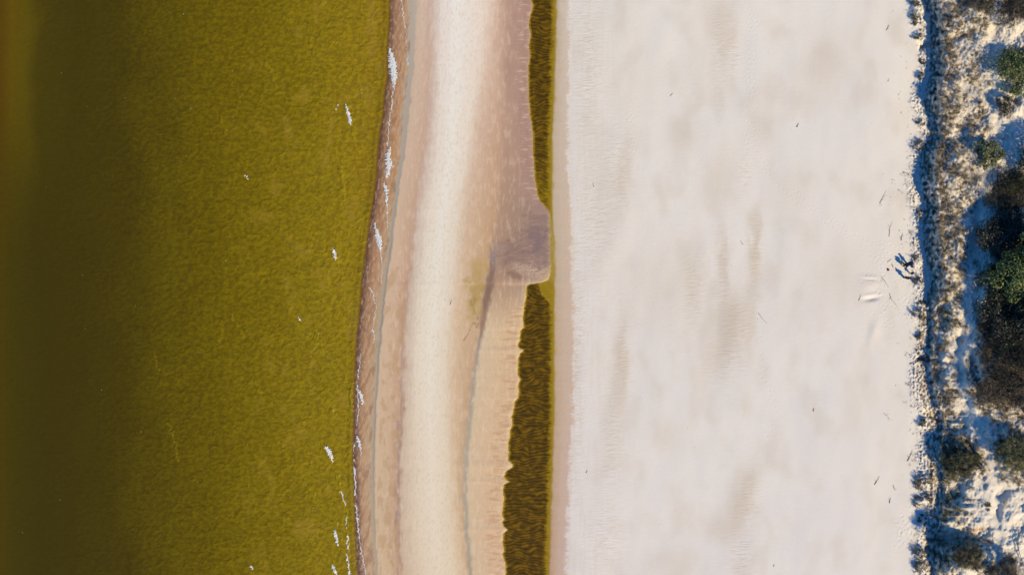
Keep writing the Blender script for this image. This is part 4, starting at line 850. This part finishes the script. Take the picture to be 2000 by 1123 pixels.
# ------------------------------------------------------------------ people
def cmat(name, c, rough=.8): return tint_material(name, rough, .12, 12.0, .2, base=c, bumpd=.004)
M_skin = cmat('skin', (.42, .25, .17), .55); M_hair = cmat('hair', (.012, .010, .009), .6)
CLO = {}
def cloth(c):
    if c not in CLO: CLO[c] = cmat('cloth_%s' % len(CLO), c)
    return CLO[c]
def skin_obj(name, mat, root, verts, edges, radii, rootv=0, lv=1):
    me = bpy.data.meshes.new(name); me.from_pydata([tuple(v) for v in verts], edges, []); o = bpy.data.objects.new(name, me); link(o, root)
    me.materials.append(mat); o.modifiers.new('skin', 'SKIN'); 
    sv = me.skin_vertices
    if not sv: 
        bpy.context.view_layer.objects.active = o
    for i, r in enumerate(radii):
        me.skin_vertices[0].data[i].radius = (r, r) if not isinstance(r, tuple) else r
        me.skin_vertices[0].data[i].use_root = (i == rootv)
    s = o.modifiers.new('sub', 'SUBSURF'); s.levels = lv; s.render_levels = lv
    o.modifiers['skin'].use_smooth_shade = True
    return o
def person(label, px, py, H, face, coat, trousers, hem=.9, crouch=0.0, arms=(.25, .25), armfwd=(.1, .1), lean=0.0, hat=None):
    """standing figure with bent arms; face = heading in degrees, H = height in metres"""
    g = at(px, py, gh(px, py)); root = thing('person', label, 'person', g, None, R(face))
    k = H / 1.75; D = crouch
    hipz = .93 * (1 - D * .5); V = []; E = []; Rr = []
    def v(p, r, par=None):
        V.append(Vector(p) * k); Rr.append(r * k if not isinstance(r, tuple) else (r[0] * k, r[1] * k))
        if par is not None: E.append((par, len(V) - 1))
        return len(V) - 1
    lx = lambda z: lean * max(0, z - hipz)
    P = v((0, 0, hipz), (.15, .12)); W = v((lx(hipz + .2), 0, hipz + .2), (.14, .11), P); Ch = v((lx(hipz + .42), 0, hipz + .42), (.17, .12), W)
    Nk = v((lx(hipz + .58), 0, hipz + .585), .058, Ch); Hd = v((lx(hipz + .66) + .02, 0, hipz + .68), (.085, .095), Nk); Ht = v((lx(hipz + .75) + .02, 0, hipz + .79), (.07, .085), Hd)
    ns = v((lx(hipz + .68) + .115, 0, hipz + .665), .014, Hd)
    arm = []; leg = []
    for si, s in enumerate((1, -1)):
        sh_ = v((lx(hipz + .5), s * .19, hipz + .50), .062, Ch)
        el = v((lx(hipz + .3) + armfwd[si] * .5, s * (.21 + arms[si] * .3), hipz + .24), .045, sh_)
        wr = v((lx(hipz) + armfwd[si] + .08, s * (.20 + arms[si] * .4), hipz + .06), .028, el)
        pm = v((lx(hipz) + armfwd[si] + .12, s * (.20 + arms[si] * .42), hipz - .01), (.030, .036), wr); arm.append((sh_, el, wr, pm))
        for f in range(4):
            fy = (f - 1.5) * .019; b = V[pm] / k
            f1 = v((b.x + .03, b.y + fy, b.z - .045), .010, pm); L_ = (.03, .038, .034, .024)[f]; v((b.x + .028, b.y + fy, b.z - .045 - L_), .008, f1)
        b = V[pm] / k; t1 = v((b.x + .045, b.y - s * .03, b.z + .005), .012, pm); v((b.x + .07, b.y - s * .032, b.z - .022), .009, t1)
        kn = v((.06 + D * .32, s * .11, hipz * .52), .06, P) if False else None
        hp = v((0, s * .09, hipz - .06), .092, P); kn = v((.03 + D * .34, s * .11, .49 - D * .04), .062, hp); an = v((-.01, s * .12, .09), .042, kn); to_ = v((.15, s * .135, .035), (.034, .045), an); leg.append((hp, kn, an, to_))
    skin_obj('body', M_skin, root, V, E, Rr)
    # coat over trunk and arms, trousers over the legs, shoes, hair
    def sub(idx, edges, add, nm, mat):
        m = {a: i for i, a in enumerate(idx)}
        rr = [(Rr[a][0] + add * k, Rr[a][1] + add * k) if isinstance(Rr[a], tuple) else (Rr[a] + add * k, Rr[a] + add * k) for a in idx]
        return skin_obj(nm, mat, root, [V[a] for a in idx], [(m[a], m[b]) for a, b in edges], rr)
    ci = [P, W, Ch] ; ce = [(P, W), (W, Ch)]
    for a in arm: ci += list(a[:3]); ce += [(Ch, a[0]), (a[0], a[1]), (a[1], a[2])]
    sub(ci, ce, .085, 'coat', cloth(coat))
    ti = [P]; te = []
    for l in leg: ti += list(l[:3]); te += [(P, l[0]), (l[0], l[1]), (l[1], l[2])]
    sub(ti, te, .05, 'trousers', cloth(trousers))
    for l in leg:
        sh = MB(); a = V[l[2]]; t = V[l[3]]; c = (a + t) / 2; sh.tube([Vector((a.x - .05 * k, a.y, .05 * k)), Vector((c.x, c.y, .05 * k)), Vector((t.x + .03 * k, t.y, .04 * k)), Vector((t.x + .08 * k, t.y, .025 * k))], [.045 * k, .055 * k, .05 * k, .02 * k], 8); sh.build('shoe', cloth((.02, .02, .02)), root, smooth=True)
    hd = (V[Hd] + V[Ht]) / 2; bm = bmesh.new(); bmesh.ops.create_uvsphere(bm, u_segments=14, v_segments=10, radius=1)
    for q in bm.verts:
        if q.co.x > .35 and q.co.z < .35: q.co.x = .35
        q.co = Vector((q.co.x * .118 * k - .018 * k, q.co.y * .108 * k, q.co.z * .135 * k + .035 * k)) + hd
    me = bpy.data.meshes.new('hair'); bm.to_mesh(me); bm.free(); me.polygons.foreach_set('use_smooth', [True] * len(me.polygons))
    me.materials.append(M_hair if hat is None else cloth(hat)); o = bpy.data.objects.new('hair' if hat is None else 'hat', me); link(o, root)
    for s in (1, -1):
        eb = MB(); c = V[Hd] + Vector((.088 * k, s * .032 * k, .03 * k)); eb.tube([c - Vector((.004, 0, 0)), c + Vector((.006, 0, 0))], [.011 * k, .009 * k], 8); eb.build('eye', M_hair, root, smooth=True)
    mo = MB(); c = V[Hd] + Vector((.088 * k, 0, -.05 * k)); mo.tube([c + Vector((0, -.022 * k, 0)), c + Vector((.006 * k, 0, -.003 * k)), c + Vector((0, .022 * k, 0))], [.004 * k, .007 * k, .004 * k], 6); mo.build('mouth', cloth((.30, .10, .08)), root, smooth=True)
    return root
person('person in a black coat with a yellow bag, standing left in the upper pair', 1763, 518, 1.68, -30, (.018, .018, .024), (.02, .022, .03), lean=.15)
person('person in dark blue jacket and pink hat, upper right of the group', 1772, 515, 1.76, 200, (.02, .05, .12), (.02, .03, .07), hat=(.60, .16, .26))
person('person in black coat and trousers, lowest and left in the group', 1766, 543, 1.74, 80, (.012, .012, .016), (.015, .015, .02), arms=(.5, .35))
person('small child in very dark clothes, lower right of the group', 1777, 534, 1.12, 150, (.015, .02, .018), (.012, .012, .014), hat=(.02, .025, .02))
def bag(label, px, py, sz, c, rz=0, z=0, name='bag'):
    b = at(px, py, gh(px, py) + z); t = thing(name, label, 'bag', b, None, rz)
    bm = bmesh.new(); bmesh.ops.create_cube(bm, size=1)
    for q in bm.verts:
        tp = .8 if q.co.z > 0 else 1; q.co = Vector((q.co.x * sz[0] * tp, q.co.y * sz[1] * tp, (q.co.z + .5) * sz[2]))
    bmesh.ops.bevel(bm, geom=bm.edges[:], offset=min(sz) * .2, segments=3, affect='EDGES')
    me = bpy.data.meshes.new('pouch'); bm.to_mesh(me); bm.free(); me.materials.append(cloth(c)); link(bpy.data.objects.new('pouch', me), t)
    s = MB(); s.tube([Vector((-sz[0] * .3, 0, sz[2] * .95)), Vector((-sz[0] * .2, 0, sz[2] * 1.3)), Vector((sz[0] * .2, 0, sz[2] * 1.3)), Vector((sz[0] * .3, 0, sz[2] * .95))], [.012] * 4, 6); s.build('handle', cloth((.03, .03, .03)), t, smooth=True)
bag('small dark red bag lying alone on the sand left of the people', 1734.5, 527, (.30, .36, .2), (.26, .03, .035), .1)
bag('yellow bag beside the person in the black coat', 1763.5, 514.5, (.50, .22, .45), (.75, .50, .12), .1, .0)
bag('light blue rucksack between the upper two people', 1773.5, 518, (.34, .24, .5), (.10, .30, .45), .5)
bag('brown red bag beside the person in the pink hat', 1781, 521, (.26, .36, .3), (.13, .04, .035), .2)
